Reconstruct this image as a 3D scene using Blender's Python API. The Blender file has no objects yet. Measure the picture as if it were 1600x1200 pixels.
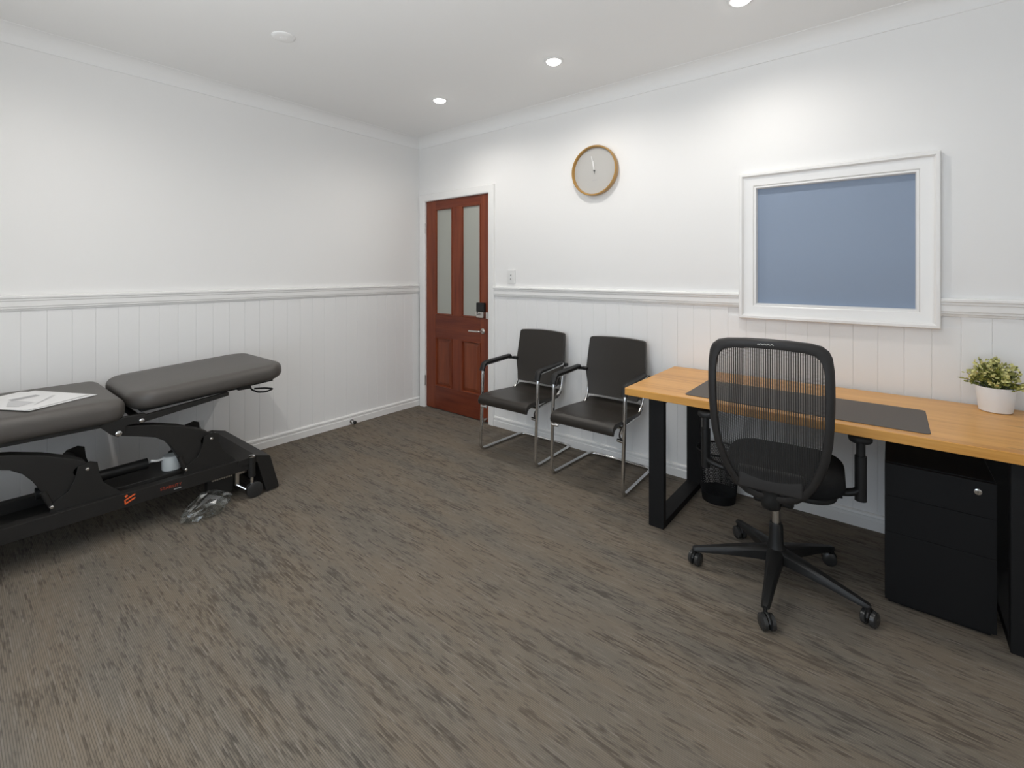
import bpy, bmesh, math, random
from mathutils import Vector, Matrix, noise

S = bpy.context.scene
COL = S.collection
R = math.radians
PI = math.pi
random.seed(7)

# ------------------------------------------------------------------ camera, world, exposure
cam_d = bpy.data.cameras.new('camera')
cam_d.sensor_width = 36.0
cam_d.lens = 36.0 * 730.0 / 1600.0
cam_d.shift_y = -175.0 / 1600.0
cam_d.clip_start = 0.02
cam = bpy.data.objects.new('camera', cam_d)
COL.objects.link(cam)
cam.location = (0, 0, 1.36)
cam.rotation_euler = (R(90), 0, R(39.088))
S.camera = cam

S.view_settings.view_transform = 'Standard'
S.view_settings.look = 'None'
S.view_settings.gamma = 1.0
S.view_settings.use_curve_mapping = False
S.view_settings.exposure = 0.0

world = bpy.data.worlds.new('world')
S.world = world
world.use_nodes = True
bg = world.node_tree.nodes['Background']
bg.inputs[0].default_value = (0.62, 0.78, 1.0, 1)
bg.inputs[1].default_value = 0.6

LAMP_W = 23.5
DAY_W = 36.0
FILL_W = 215.0

def area_light(name, loc, rot, sx, sy, watt, colr):
    d = bpy.data.lights.new(name, 'AREA')
    d.shape = 'RECTANGLE'; d.size = sx; d.size_y = sy
    d.energy = watt; d.color = colr
    o = bpy.data.objects.new(name, d); COL.objects.link(o)
    o.location = loc; o.rotation_euler = rot
    return o
# daylight entering by the window in the wall behind the viewpoint; then an added, unseen fill lamp aimed up to brighten the ceiling
area_light('window_daylight', (-0.80, -1.03, 1.26), (R(90), 0, 0), 2.2, 2.0, DAY_W, (0.80, 0.90, 1.0))
area_light('ceiling_fill', (-0.80, -1.75, -0.40), (R(140), 0, 0), 3.0, 1.2, FILL_W, (1.0, 0.97, 0.92))

# ------------------------------------------------------------------ room numbers
XL, YB, XR, YF, ZC = -3.76, 3.12, 1.5, -0.9, 2.70
DX0, DX1, DZ = -3.656, -2.806, 2.072           # door opening
WX0, WX1, WZ0, WZ1 = -0.631, 0.094, 1.168, 1.862  # glass opening of the inner window
LIGHTS = [(-2.73, 2.468), (-1.664, 2.468), (-0.575, 2.49),
          (-2.73, 0.29), (-1.664, 0.29), (-0.575, 0.29)]

# ------------------------------------------------------------------ materials
def mat(name, color=(0.8, 0.8, 0.8), rough=0.5, metal=0.0, spec=0.5, bump=None, vary=None, coat=0.0,
        emit=None, estr=0.0, sheen=0.0):
    m = bpy.data.materials.new(name); m.use_nodes = True
    nt = m.node_tree; b = nt.nodes['Principled BSDF']
    b.inputs['Base Color'].default_value = (*color, 1)
    b.inputs['Roughness'].default_value = rough
    b.inputs['Metallic'].default_value = metal
    b.inputs['Specular IOR Level'].default_value = spec
    b.inputs['Coat Weight'].default_value = coat
    b.inputs['Sheen Weight'].default_value = sheen
    if emit:
        b.inputs['Emission Color'].default_value = (*emit, 1)
        b.inputs['Emission Strength'].default_value = estr
    tc = nt.nodes.new('ShaderNodeTexCoord')
    if vary:
        amt, sc = vary
        n = nt.nodes.new('ShaderNodeTexNoise'); n.inputs['Scale'].default_value = sc
        n.inputs['Detail'].default_value = 3
        nt.links.new(tc.outputs['Object'], n.inputs['Vector'])
        mx = nt.nodes.new('ShaderNodeMix'); mx.data_type = 'RGBA'
        mx.inputs['A'].default_value = (*[c * (1 - amt) for c in color], 1)
        mx.inputs['B'].default_value = (*[min(1, c * (1 + amt)) for c in color], 1)
        nt.links.new(n.outputs['Fac'], mx.inputs['Factor'])
        nt.links.new(mx.outputs['Result'], b.inputs['Base Color'])
    if bump:
        strength, sc = bump
        n2 = nt.nodes.new('ShaderNodeTexNoise'); n2.inputs['Scale'].default_value = sc
        n2.inputs['Detail'].default_value = 2
        nt.links.new(tc.outputs['Object'], n2.inputs['Vector'])
        bp = nt.nodes.new('ShaderNodeBump'); bp.inputs['Strength'].default_value = strength
        bp.inputs['Distance'].default_value = 0.002
        nt.links.new(n2.outputs['Fac'], bp.inputs['Height'])
        nt.links.new(bp.outputs['Normal'], b.inputs['Normal'])
    return m

def wood(name, c_dark, c_mid, c_light, axis='X', scale=1.0, rough=0.3, coat=0.3, knots=False):
    m = bpy.data.materials.new(name); m.use_nodes = True
    nt = m.node_tree; b = nt.nodes['Principled BSDF']; L = nt.links
    tc = nt.nodes.new('ShaderNodeTexCoord')
    mp = nt.nodes.new('ShaderNodeMapping')
    s = [9.0 * scale] * 3
    s['XYZ'.index(axis)] = 0.9 * scale
    mp.inputs['Scale'].default_value = s
    L.new(tc.outputs['Object'], mp.inputs['Vector'])
    n1 = nt.nodes.new('ShaderNodeTexNoise'); n1.inputs['Scale'].default_value = 1.5
    n1.inputs['Detail'].default_value = 5; n1.inputs['Distortion'].default_value = 0.6
    L.new(mp.outputs['Vector'], n1.inputs['Vector'])
    mp2 = nt.nodes.new('ShaderNodeMapping')
    s2 = [90.0 * scale] * 3; s2['XYZ'.index(axis)] = 3.0 * scale
    mp2.inputs['Scale'].default_value = s2
    L.new(tc.outputs['Object'], mp2.inputs['Vector'])
    n2 = nt.nodes.new('ShaderNodeTexNoise'); n2.inputs['Scale'].default_value = 1.5
    n2.inputs['Detail'].default_value = 3
    L.new(mp2.outputs['Vector'], n2.inputs['Vector'])
    ad = nt.nodes.new('ShaderNodeMath'); ad.operation = 'MULTIPLY_ADD'
    ad.inputs[1].default_value = 0.3; L.new(n2.outputs['Fac'], ad.inputs[0])
    mu = nt.nodes.new('ShaderNodeMath'); mu.operation = 'MULTIPLY'; mu.inputs[1].default_value = 0.7
    L.new(n1.outputs['Fac'], mu.inputs[0]); L.new(mu.outputs[0], ad.inputs[2])
    cr = nt.nodes.new('ShaderNodeValToRGB')
    e = cr.color_ramp.elements
    e[0].position = 0.32; e[0].color = (*c_dark, 1)
    e[1].position = 0.7; e[1].color = (*c_light, 1)
    k = cr.color_ramp.elements.new(0.48); k.color = (*c_mid, 1)
    L.new(ad.outputs[0], cr.inputs['Fac'])
    out = cr.outputs['Color']
    if knots:
        v = nt.nodes.new('ShaderNodeTexVoronoi'); v.inputs['Scale'].default_value = 1.0
        mp3 = nt.nodes.new('ShaderNodeMapping'); mp3.inputs['Scale'].default_value = (2.6, 9.0, 9.0)
        L.new(tc.outputs['Object'], mp3.inputs['Vector']); L.new(mp3.outputs['Vector'], v.inputs['Vector'])
        r2 = nt.nodes.new('ShaderNodeValToRGB')
        r2.color_ramp.elements[0].position = 0.03; r2.color_ramp.elements[0].color = (1, 1, 1, 1)
        r2.color_ramp.elements[1].position = 0.13; r2.color_ramp.elements[1].color = (0, 0, 0, 1)
        L.new(v.outputs['Distance'], r2.inputs['Fac'])
        mx = nt.nodes.new('ShaderNodeMix'); mx.data_type = 'RGBA'
        mx.inputs['B'].default_value = (*[c * 0.45 for c in c_dark], 1)
        m2 = nt.nodes.new('ShaderNodeMath'); m2.operation = 'MULTIPLY'; m2.inputs[1].default_value = 0.55
        L.new(r2.outputs['Color'], m2.inputs[0]); L.new(m2.outputs[0], mx.inputs['Factor'])
        L.new(out, mx.inputs['A']); out = mx.outputs['Result']
    L.new(out, b.inputs['Base Color'])
    b.inputs['Roughness'].default_value = rough
    b.inputs['Coat Weight'].default_value = coat
    b.inputs['Coat Roughness'].default_value = 0.15; b.inputs['Specular IOR Level'].default_value = 0.35
    return m

def carpet_mat():
    m = bpy.data.materials.new('carpet'); m.use_nodes = True
    nt = m.node_tree; N = nt.nodes; L = nt.links; b = N['Principled BSDF']
    tc = N.new('ShaderNodeTexCoord')
    sp = N.new('ShaderNodeSeparateXYZ'); L.new(tc.outputs['Object'], sp.inputs[0])
    def math_(op, a, bb=None, c=None):
        n = N.new('ShaderNodeMath'); n.operation = op
        for i, v in enumerate((a, bb, c)):
            if v is None: continue
            if isinstance(v, (int, float)): n.inputs[i].default_value = v
            else: L.new(v, n.inputs[i])
        return n.outputs[0]
    PITCH = 0.0058
    ry = math_('DIVIDE', sp.outputs['Y'], PITCH)
    rib = math_('FLOOR', ry)
    fr = math_('FRACT', ry)
    # dashes: continuous along x, independent on each rib
    def comb(x, y, z=0.0):
        n = N.new('ShaderNodeCombineXYZ')
        for i, v in enumerate((x, y, z)):
            if isinstance(v, (int, float)): n.inputs[i].default_value = v
            else: L.new(v, n.inputs[i])
        return n.outputs[0]
    def noise_(vec, scale, detail=2.0, rough=0.5):
        n = N.new('ShaderNodeTexNoise'); n.inputs['Scale'].default_value = scale
        n.inputs['Detail'].default_value = detail; n.inputs['Roughness'].default_value = rough
        L.new(vec, n.inputs['Vector']); return n.outputs['Fac']
    dash = noise_(comb(math_('MULTIPLY', sp.outputs['X'], 13.0), math_('MULTIPLY', rib, 7.31)), 1.0, 2.0)
    patch = noise_(comb(math_('MULTIPLY', sp.outputs['X'], 4.0), math_('MULTIPLY', sp.outputs['Y'], 24.0)), 1.0, 3.0, 0.6)
    broad = noise_(comb(math_('MULTIPLY', sp.outputs['X'], 0.9), math_('MULTIPLY', sp.outputs['Y'], 1.7), 3.0), 1.0, 2.0)
    d1 = math_('MULTIPLY_ADD', patch, 0.75, math_('MULTIPLY', dash, 1.1))
    d2 = math_('MULTIPLY_ADD', broad, 0.35, d1)
    rm = N.new('ShaderNodeMapRange'); rm.inputs['From Min'].default_value = 1.10
    rm.inputs['From Max'].default_value = 1.32; L.new(d2, rm.inputs['Value'])
    # light dashes
    dl = noise_(comb(math_('MULTIPLY', sp.outputs['X'], 7.0), math_('MULTIPLY', rib, 3.77), 9.0), 1.0, 2.0)
    rl = N.new('ShaderNodeMapRange'); rl.inputs['From Min'].default_value = 0.52
    rl.inputs['From Max'].default_value = 0.72; L.new(dl, rl.inputs['Value'])
    hue = noise_(comb(math_('MULTIPLY', sp.outputs['X'], 1.6), math_('MULTIPLY', sp.outputs['Y'], 6.0), 5.0), 1.0, 3.0)
    def mix(f, a, bcol):
        n = N.new('ShaderNodeMix'); n.data_type = 'RGBA'
        if isinstance(f, (int, float)): n.inputs['Factor'].default_value = f
        else: L.new(f, n.inputs['Factor'])
        for k, v in (('A', a), ('B', bcol)):
            if isinstance(v, tuple): n.inputs[k].default_value = (*v, 1)
            else: L.new(v, n.inputs[k])
        return n.outputs['Result']
    rh = N.new('ShaderNodeMapRange'); rh.inputs['From Min'].default_value = 0.4
    rh.inputs['From Max'].default_value = 0.62; L.new(hue, rh.inputs['Value'])
    base = mix(rh.outputs[0], CARPET_A, CARPET_B)
    base = mix(math_('MULTIPLY', rl.outputs[0], 0.7), base, CARPET_L)
    dark = mix(rh.outputs[0], CARPET_D, CARPET_D2)
    colr = mix(math_('MULTIPLY', rm.outputs[0], 0.9), base, dark)
    # ribs: groove between the loops
    g = math_('ABSOLUTE', math_('SUBTRACT', fr, 0.5))
    gv = N.new('ShaderNodeMapRange'); gv.inputs['From Min'].default_value = 0.28
    gv.inputs['From Max'].default_value = 0.5; L.new(g, gv.inputs['Value'])
    colr = mix(math_('MULTIPLY', gv.outputs[0], 0.35), colr, (0.03, 0.03, 0.03))
    L.new(colr, b.inputs['Base Color'])
    b.inputs['Roughness'].default_value = 0.95
    b.inputs['Specular IOR Level'].default_value = 0.15
    loop = noise_(tc.outputs['Object'], 420.0, 1.0)
    h = math_('MULTIPLY_ADD', loop, 0.6, math_('MULTIPLY', gv.outputs[0], -0.8))
    bp = N.new('ShaderNodeBump'); bp.inputs['Strength'].default_value = 0.5
    bp.inputs['Distance'].default_value = 0.002
    L.new(h, bp.inputs['Height']); L.new(bp.outputs['Normal'], b.inputs['Normal'])
    return m

CARPET_A = (0.197, 0.164, 0.127)
CARPET_B = (0.178, 0.157, 0.130)
CARPET_L = (0.245, 0.218, 0.186)
CARPET_D = (0.103, 0.085, 0.066)
CARPET_D2 = (0.092, 0.082, 0.070)

M = {}
M['wall'] = mat('white_wall_paint', (0.87, 0.865, 0.855), 0.55, bump=(0.05, 140.0))
M['board'] = mat('white_board_paint', (0.87, 0.868, 0.862), 0.38, bump=(0.03, 90.0))
M['trim'] = mat('white_gloss_trim', (0.88, 0.875, 0.86), 0.25)
M['ceiling'] = mat('ceiling_paint', (0.88, 0.88, 0.875), 0.8, bump=(0.05, 120.0))
M['carpet'] = carpet_mat()
M['door_v'] = wood('red_timber_upright', (0.110, 0.020, 0.008), (0.180, 0.037, 0.014), (0.25, 0.062, 0.022), 'Z', 1.0, 0.42, 0.08)
M['door_h'] = wood('red_timber_rail', (0.095, 0.017, 0.008), (0.150, 0.030, 0.012), (0.21, 0.05, 0.019), 'X', 1.0, 0.42, 0.08)
M['door_p'] = wood('red_timber_panel', (0.095, 0.02, 0.008), (0.17, 0.038, 0.015), (0.25, 0.065, 0.025), 'Z', 0.8, 0.42, 0.08)
M['door_glass'] = mat('frosted_door_glass', (0.40, 0.41, 0.37), 0.5, spec=0.4, bump=(0.2, 500.0))
M['blue_glass'] = mat('blue_frosted_glass', (0.235, 0.298, 0.405), 0.42, spec=0.6)
M['desk'] = wood('honey_timber', (0.46, 0.190, 0.036), (0.65, 0.315, 0.072), (0.77, 0.41, 0.11), 'X', 0.9, 0.33, 0.12, knots=True)
M['black_metal'] = mat('black_powder_coat', (0.007, 0.007, 0.0075), 0.6, spec=0.25, bump=(0.05, 400.0))
M['couch_metal'] = mat('black_steel_frame', (0.016, 0.015, 0.014), 0.5, spec=0.35, bump=(0.06, 350.0))
M['vinyl'] = mat('charcoal_vinyl', (0.084, 0.076, 0.069), 0.45, spec=0.5, bump=(0.12, 260.0))
M['leather'] = mat('black_leatherette', (0.026, 0.022, 0.018), 0.38, spec=0.45, bump=(0.12, 240.0))
M['chrome'] = mat('chrome', (0.72, 0.72, 0.72), 0.16, metal=1.0)
M['steel'] = mat('satin_steel', (0.6, 0.58, 0.55), 0.3, metal=1.0)
M['plastic'] = mat('black_plastic', (0.012, 0.012, 0.012), 0.45, spec=0.35, bump=(0.06, 500.0))
M['chair_frame'] = mat('charcoal_plastic', (0.024, 0.022, 0.021), 0.5, spec=0.4, bump=(0.05, 500.0))
M['mesh'] = mat('black_mesh_yarn', (0.020, 0.019, 0.018), 0.6)
M['fabric'] = mat('black_fabric', (0.008, 0.008, 0.0085), 0.9, spec=0.2, bump=(0.3, 700.0))
M['rubber'] = mat('black_rubber', (0.012, 0.012, 0.012), 0.6)
M['wheel'] = mat('caster_plastic', (0.03, 0.03, 0.03), 0.25)
M['mat'] = mat('brown_grey_desk_mat', (0.085, 0.073, 0.063), 0.55, bump=(0.15, 500.0))
M['pot'] = mat('white_ceramic', (0.80, 0.80, 0.80), 0.35)
M['soil'] = mat('dark_soil', (0.03, 0.024, 0.015), 0.95, bump=(0.6, 200.0))
M['leaf'] = mat('olive_leaf', (0.30, 0.32, 0.075), 0.55, vary=(0.35, 40.0))
M['leaf2'] = mat('pale_yellow_leaf', (0.66, 0.64, 0.27), 0.55, vary=(0.25, 40.0))
M['leaf3'] = mat('dark_leaf', (0.13, 0.15, 0.04), 0.6, vary=(0.3, 40.0))
M['paper'] = mat('white_paper', (0.80, 0.80, 0.80), 0.6)
M['paper2'] = mat('second_sheet_paper', (0.74, 0.74, 0.74), 0.6)
M['ink'] = mat('grey_print', (0.42, 0.42, 0.43), 0.6)
M['ink2'] = mat('light_grey_print', (0.58, 0.58, 0.59), 0.6)
M['orange'] = mat('orange_print', (0.80, 0.13, 0.03), 0.5)
M['orange_dim'] = mat('dull_orange_print', (0.36, 0.05, 0.02), 0.5)
M['grey_print'] = mat('grey_lettering', (0.4, 0.4, 0.4), 0.5)
M['silver_print'] = mat('silver_lettering', (0.75, 0.74, 0.70), 0.4)
M['clock_rim'] = mat('gold_timber_rim', (0.42, 0.235, 0.06), 0.3, vary=(0.2, 30.0), coat=0.3)
M['clock_face'] = mat('pale_grey_clock_face', (0.49, 0.48, 0.46), 0.5)
M['hand'] = mat('white_clock_hand', (0.85, 0.85, 0.84), 0.35)
M['hand_dark'] = mat('grey_clock_hand_tail', (0.16, 0.16, 0.16), 0.4)
M['white_plastic'] = mat('white_plastic', (0.80, 0.80, 0.79), 0.35)
M['dark_hole'] = mat('dark_slot', (0.03, 0.03, 0.03), 0.7)
M['grey_plastic'] = mat('pale_grey_plastic', (0.52, 0.55, 0.55), 0.45)
M['lamp'] = mat('downlight_diffuser', (0.9, 0.9, 0.9), 0.5, emit=(1.0, 0.97, 0.92), estr=14.0)
M['pedestal'] = mat('black_steel_cabinet', (0.007, 0.007, 0.0075), 0.65, spec=0.2, bump=(0.06, 500.0))

def clear_glass():
    m = bpy.data.materials.new('clear_window_glass'); m.use_nodes = True
    nt = m.node_tree; nt.nodes.remove(nt.nodes['Principled BSDF'])
    out = nt.nodes['Material Output']
    t = nt.nodes.new('ShaderNodeBsdfTransparent'); g = nt.nodes.new('ShaderNodeBsdfGlossy')
    g.inputs['Roughness'].default_value = 0.02
    mx = nt.nodes.new('ShaderNodeMixShader'); mx.inputs[0].default_value = 0.06
    nt.links.new(t.outputs[0], mx.inputs[1]); nt.links.new(g.outputs[0], mx.inputs[2])
    nt.links.new(mx.outputs[0], out.inputs[0])
    return m
M['clear'] = clear_glass()

def film():
    m = bpy.data.materials.new('clear_plastic_film'); m.use_nodes = True
    nt = m.node_tree; nt.nodes.remove(nt.nodes['Principled BSDF'])
    out = nt.nodes['Material Output']
    t = nt.nodes.new('ShaderNodeBsdfTransparent'); t.inputs[0].default_value = (0.86, 0.88, 0.88, 1)
    g = nt.nodes.new('ShaderNodeBsdfGlossy'); g.inputs['Roughness'].default_value = 0.12
    g.inputs['Color'].default_value = (0.9, 0.92, 0.92, 1)
    lw = nt.nodes.new('ShaderNodeLayerWeight'); lw.inputs['Blend'].default_value = 0.35
    mr = nt.nodes.new('ShaderNodeMapRange'); mr.inputs['To Min'].default_value = 0.10; mr.inputs['To Max'].default_value = 0.45
    nt.links.new(lw.outputs['Facing'], mr.inputs['Value'])
    mx = nt.nodes.new('ShaderNodeMixShader')
    nt.links.new(mr.outputs[0], mx.inputs[0])
    nt.links.new(t.outputs[0], mx.inputs[1]); nt.links.new(g.outputs[0], mx.inputs[2])
    nt.links.new(mx.outputs[0], out.inputs[0])
    return m
M['film'] = film()

# ------------------------------------------------------------------ mesh helpers
class MB:
    def __init__(self, o=(0, 0, 0)):
        self.v = []; self.f = []; self.o = Vector(o); self.mats = []; self.mi = []; self.cur = 0
    def add(self, vs, fs):
        n = len(self.v)
        self.v += [tuple(Vector(p) - self.o) for p in vs]
        self.f += [tuple(i + n for i in q) for q in fs]
        self.mi += [self.cur] * len(fs)
        return self
    def box(self, x0, x1, y0, y1, z0, z1):
        vs = [(x, y, z) for z in (z0, z1) for y in (y0, y1) for x in (x0, x1)]
        return self.add(vs, [(0, 2, 3, 1), (4, 5, 7, 6), (0, 1, 5, 4), (2, 6, 7, 3), (0, 4, 6, 2), (1, 3, 7, 5)])
    def obox(self, c, ax, ay, az, hx, hy, hz):
        c = Vector(c); ax = Vector(ax).normalized() * hx; ay = Vector(ay).normalized() * hy; az = Vector(az).normalized() * hz
        vs = [c + ax * x + ay * y + az * z for z in (-1, 1) for y in (-1, 1) for x in (-1, 1)]
        return self.add(vs, [(0, 2, 3, 1), (4, 5, 7, 6), (0, 1, 5, 4), (2, 6, 7, 3), (0, 4, 6, 2), (1, 3, 7, 5)])
    def prism(self, pts, axis, a0, a1):
        """2D polygon extruded along axis; pts are the two other coordinates in xyz order"""
        def mk(p, a):
            q = list(p); q.insert('xyz'.index(axis), a); return tuple(q)
        n = len(pts)
        vs = [mk(p, a0) for p in pts] + [mk(p, a1) for p in pts]
        fs = [(i, (i + 1) % n, n + (i + 1) % n, n + i) for i in range(n)]
        fs += [tuple(range(n - 1, -1, -1)), tuple(range(n, 2 * n))]
        return self.add(vs, fs)
    def tube(self, path, r, n=10, closed=False, flat=1.0):
        P = [Vector(p) for p in path]; m = len(P)
        rs = r if isinstance(r, (list, tuple)) else [r] * m
        T = []
        for i in range(m):
            a = P[(i - 1) % m] if (closed or i > 0) else P[i]
            b = P[(i + 1) % m] if (closed or i < m - 1) else P[i]
            T.append((b - a).normalized())
        up = Vector((0, 0, 1)) if abs(T[0].z) < 0.9 else Vector((0, 1, 0))
        u = (up - T[0] * up.dot(T[0])).normalized()
        vs = []
        for i in range(m):
            u = (u - T[i] * u.dot(T[i])).normalized()
            w = T[i].cross(u)
            for k in range(n):
                a = 2 * PI * k / n
                vs.append(P[i] + u * (math.cos(a) * rs[i] * flat) + w * (math.sin(a) * rs[i]))
        fs = []
        for i in range(m if closed else m - 1):
            j = (i + 1) % m
            for k in range(n):
                k2 = (k + 1) % n
                fs.append((i * n + k, i * n + k2, j * n + k2, j * n + k))
        if not closed:
            fs.append(tuple(range(n - 1, -1, -1)))
            fs.append(tuple((m - 1) * n + k for k in range(n)))
        return self.add(vs, fs)
    def lathe(self, prof, c=(0, 0, 0), axis='z', n=24, cap=True):
        """prof: list of (radius, height)"""
        c = Vector(c); vs = []
        for r, h in prof:
            for k in range(n):
                a = 2 * PI * k / n
                x, y = r * math.cos(a), r * math.sin(a)
                p = {'z': (x, y, h), 'y': (x, h, y), 'x': (h, x, y)}[axis]
                vs.append(c + Vector(p))
        fs = []
        for i in range(len(prof) - 1):
            for k in range(n):
                k2 = (k + 1) % n
                fs.append((i * n + k, i * n + k2, (i + 1) * n + k2, (i + 1) * n + k))
        if cap:
            if prof[0][0] > 1e-5: fs.append(tuple(range(n - 1, -1, -1)))
            if prof[-1][0] > 1e-5: fs.append(tuple((len(prof) - 1) * n + k for k in range(n)))
        return self.add(vs, fs)
    def cyl(self, a, b, r, n=14):
        return self.tube([a, b], r, n)
    def pad(self, x0, x1, y0, y1, z0, z1, rc, re, xf=None, crown=0.0, nc=8, ne=5):
        """cushion: rounded plan corners (rc), rounded edges (re)"""
        prof = []
        for i in range(ne + 1):
            a = -PI / 2 + (PI / 2) * i / ne
            prof.append((re * (1 - math.cos(a)), z0 + re + re * math.sin(a)))
        for i in range(ne + 1):
            a = (PI / 2) * i / ne
            prof.append((re * (1 - math.cos(a)), z1 - re + re * math.sin(a)))
        if crown:
            prof.append((re * 1.0 + 0.05, z1 + crown * 0.6)); prof.append((re + 0.13, z1 + crown))
        vs = []; n = 4 * (nc + 1)
        for ins, z in prof:
            r = max(rc - ins, 0.002)
            for (cx, cy, a0) in ((x1 - rc, y1 - rc, 0), (x0 + rc, y1 - rc, 90), (x0 + rc, y0 + rc, 180), (x1 - rc, y0 + rc, 270)):
                ddx = (-(ins - (rc - r)) if ins > rc - r else 0)
                for k in range(nc + 1):
                    a = R(a0 + 90 * k / nc)
                    sx = 1 if a0 in (0, 270) else -1; sy = 1 if a0 in (0, 90) else -1
                    vs.append(Vector((cx + sx * ddx + r * math.cos(a), cy + sy * ddx + r * math.sin(a), z)))
        if xf: vs = [xf(p) for p in vs]
        fs = []
        for i in range(len(prof) - 1):
            for k in range(n):
                k2 = (k + 1) % n
                fs.append((i * n + k, i * n + k2, (i + 1) * n + k2, (i + 1) * n + k))
        fs.append(tuple(range(n - 1, -1, -1))); fs.append(tuple((len(prof) - 1) * n + k for k in range(n)))
        return self.add(vs, fs)
    def mesh(self, name, m, smooth=None):
        me = bpy.data.meshes.new(name)
        me.from_pydata(self.v, [], self.f)
        ms = m if isinstance(m, (list, tuple)) else [m]
        for k in ms: me.materials.append(M[k])
        if len(ms) > 1:
            for p, i in zip(me.polygons, self.mi): p.material_index = i
        bm = bmesh.new(); bm.from_mesh(me)
        bmesh.ops.recalc_face_normals(bm, faces=bm.faces)
        bm.to_mesh(me); bm.free()
        if smooth is not None:
            for p in me.polygons: p.use_smooth = True
            me.set_sharp_from_angle(angle=R(smooth))
        me.update()
        return me
    def build(self, name, m, parent=None, smooth=None, bevel=0, seg=2, label=None):
        o = bpy.data.objects.new(name, self.mesh(name, m, smooth))
        COL.objects.link(o)
        if parent: o.parent = parent
        if label: o['label'] = label
        if bevel:
            b = o.modifiers.new('bevel', 'BEVEL'); b.width = bevel; b.segments = seg
            b.limit_method = 'ANGLE'; b.angle_limit = R(35)
        return o

def tag(o, label=None, cat=None, group=None, kind=None):
    if label: o['label'] = label
    if cat: o['category'] = cat
    if group: o['group'] = group
    if kind: o['kind'] = kind
    return o
def thing(name, label, cat, loc=(0, 0, 0), rz=0.0, group=None, kind=None):
    o = bpy.data.objects.new(name, None); COL.objects.link(o)
    o.empty_display_size = 0.1
    o.location = loc; o.rotation_euler = (0, 0, rz)
    return tag(o, label, cat, group, kind)
def part(mesh, name, parent, loc=(0, 0, 0), rot=(0, 0, 0)):
    o = bpy.data.objects.new(name, mesh); COL.objects.link(o)
    o.parent = parent; o.location = loc; o.rotation_euler = rot
    return o
def copy_tree(o, parent=None):
    c = o.copy(); COL.objects.link(c); c.parent = parent
    for ch in list(o.children): copy_tree(ch, c)
    return c
def struct(o, label, cat):
    return tag(o, label, cat, kind='structure')

def fillet(pts, r, n=6):
    P = [Vector(p) for p in pts]; out = [P[0]]
    for i in range(1, len(P) - 1):
        a, b, c = P[i - 1], P[i], P[i + 1]
        rr = r[i] if isinstance(r, (list, tuple)) else r
        u = (a - b); w = (c - b); d = min(rr, u.length * 0.49, w.length * 0.49)
        s = b + u.normalized() * d; e = b + w.normalized() * d
        for k in range(n + 1):
            t = k / n
            out.append(s * (1 - t) ** 2 + b * 2 * t * (1 - t) + e * t * t)
    out.append(P[-1]); return out

def sweep_frame(mb, corners, prof, plane_y, closed=True):
    """mitred moulding in the xz plane. corners: outline points (x,z); prof: (inset to the right of travel, projection towards -y)"""
    n = len(corners); C = [Vector((c[0], c[1])) for c in corners]
    def off(i, d):
        def nrm(a, b):
            t = (b - a).normalized(); return Vector((t.y, -t.x))
        if closed or 0 < i < n - 1:
            n1 = nrm(C[(i - 1) % n], C[i]); n2 = nrm(C[i], C[(i + 1) % n])
            return C[i] + (n1 + n2) * (d / (1 + n1.dot(n2)))
        if i == 0: return C[0] + nrm(C[0], C[1]) * d
        return C[i] + nrm(C[i - 1], C[i]) * d
    vs = []
    for i in range(n):
        for d, h in prof:
            p = off(i, d); vs.append((p.x, plane_y - h, p.y))
    m = len(prof); fs = []
    for i in range(n if closed else n - 1):
        j = (i + 1) % n
        for k in range(m):
            k2 = (k + 1) % m
            fs.append((i * m + k, i * m + k2, j * m + k2, j * m + k))
    if not closed:
        fs.append(tuple(range(m))); fs.append(tuple((n - 1) * m + k for k in range(m - 1, -1, -1)))
    return mb.add(vs, fs)

def text_mesh(txt, size, matname, extrude=0.0):
    cu = bpy.data.curves.new('lettering', 'FONT'); cu.body = txt; cu.size = size
    cu.align_x = 'CENTER'; cu.align_y = 'CENTER'; cu.extrude = extrude
    ob = bpy.data.objects.new('lettering_tmp', cu); COL.objects.link(ob)
    dg = bpy.context.evaluated_depsgraph_get()
    me = bpy.data.meshes.new_from_object(ob.evaluated_get(dg))
    bpy.data.objects.remove(ob); bpy.data.curves.remove(cu)
    me.materials.clear(); me.materials.append(M[matname])
    return me

# ================================================================== THE ROOM
T = 0.14
f = MB().box(XL - T, XR + T, YF - T, YB + T, -0.06, 0).build('floor', 'carpet')
struct(f, 'grey-brown ribbed carpet with broken dark streaks', 'floor')
c = MB().box(XL - T, XR + T, YF - T, YB + T, ZC, ZC + 0.1).build('ceiling', 'ceiling')
struct(c, 'plain white plasterboard ceiling', 'ceiling')

RB = 0.006     # boards stand in a shallow recess so that their faces are flush with the plaster
ZD = 1.165
w = MB().prism([(XL - T, 0), (XL - RB, 0), (XL - RB, ZD), (XL, ZD), (XL, ZC), (XL - T, ZC)], 'y', YF - T, YB + T)
wl = struct(w.build('wall_left', 'wall'), 'white wall behind the treatment couch with vertical boards below the rail', 'wall')

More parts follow.
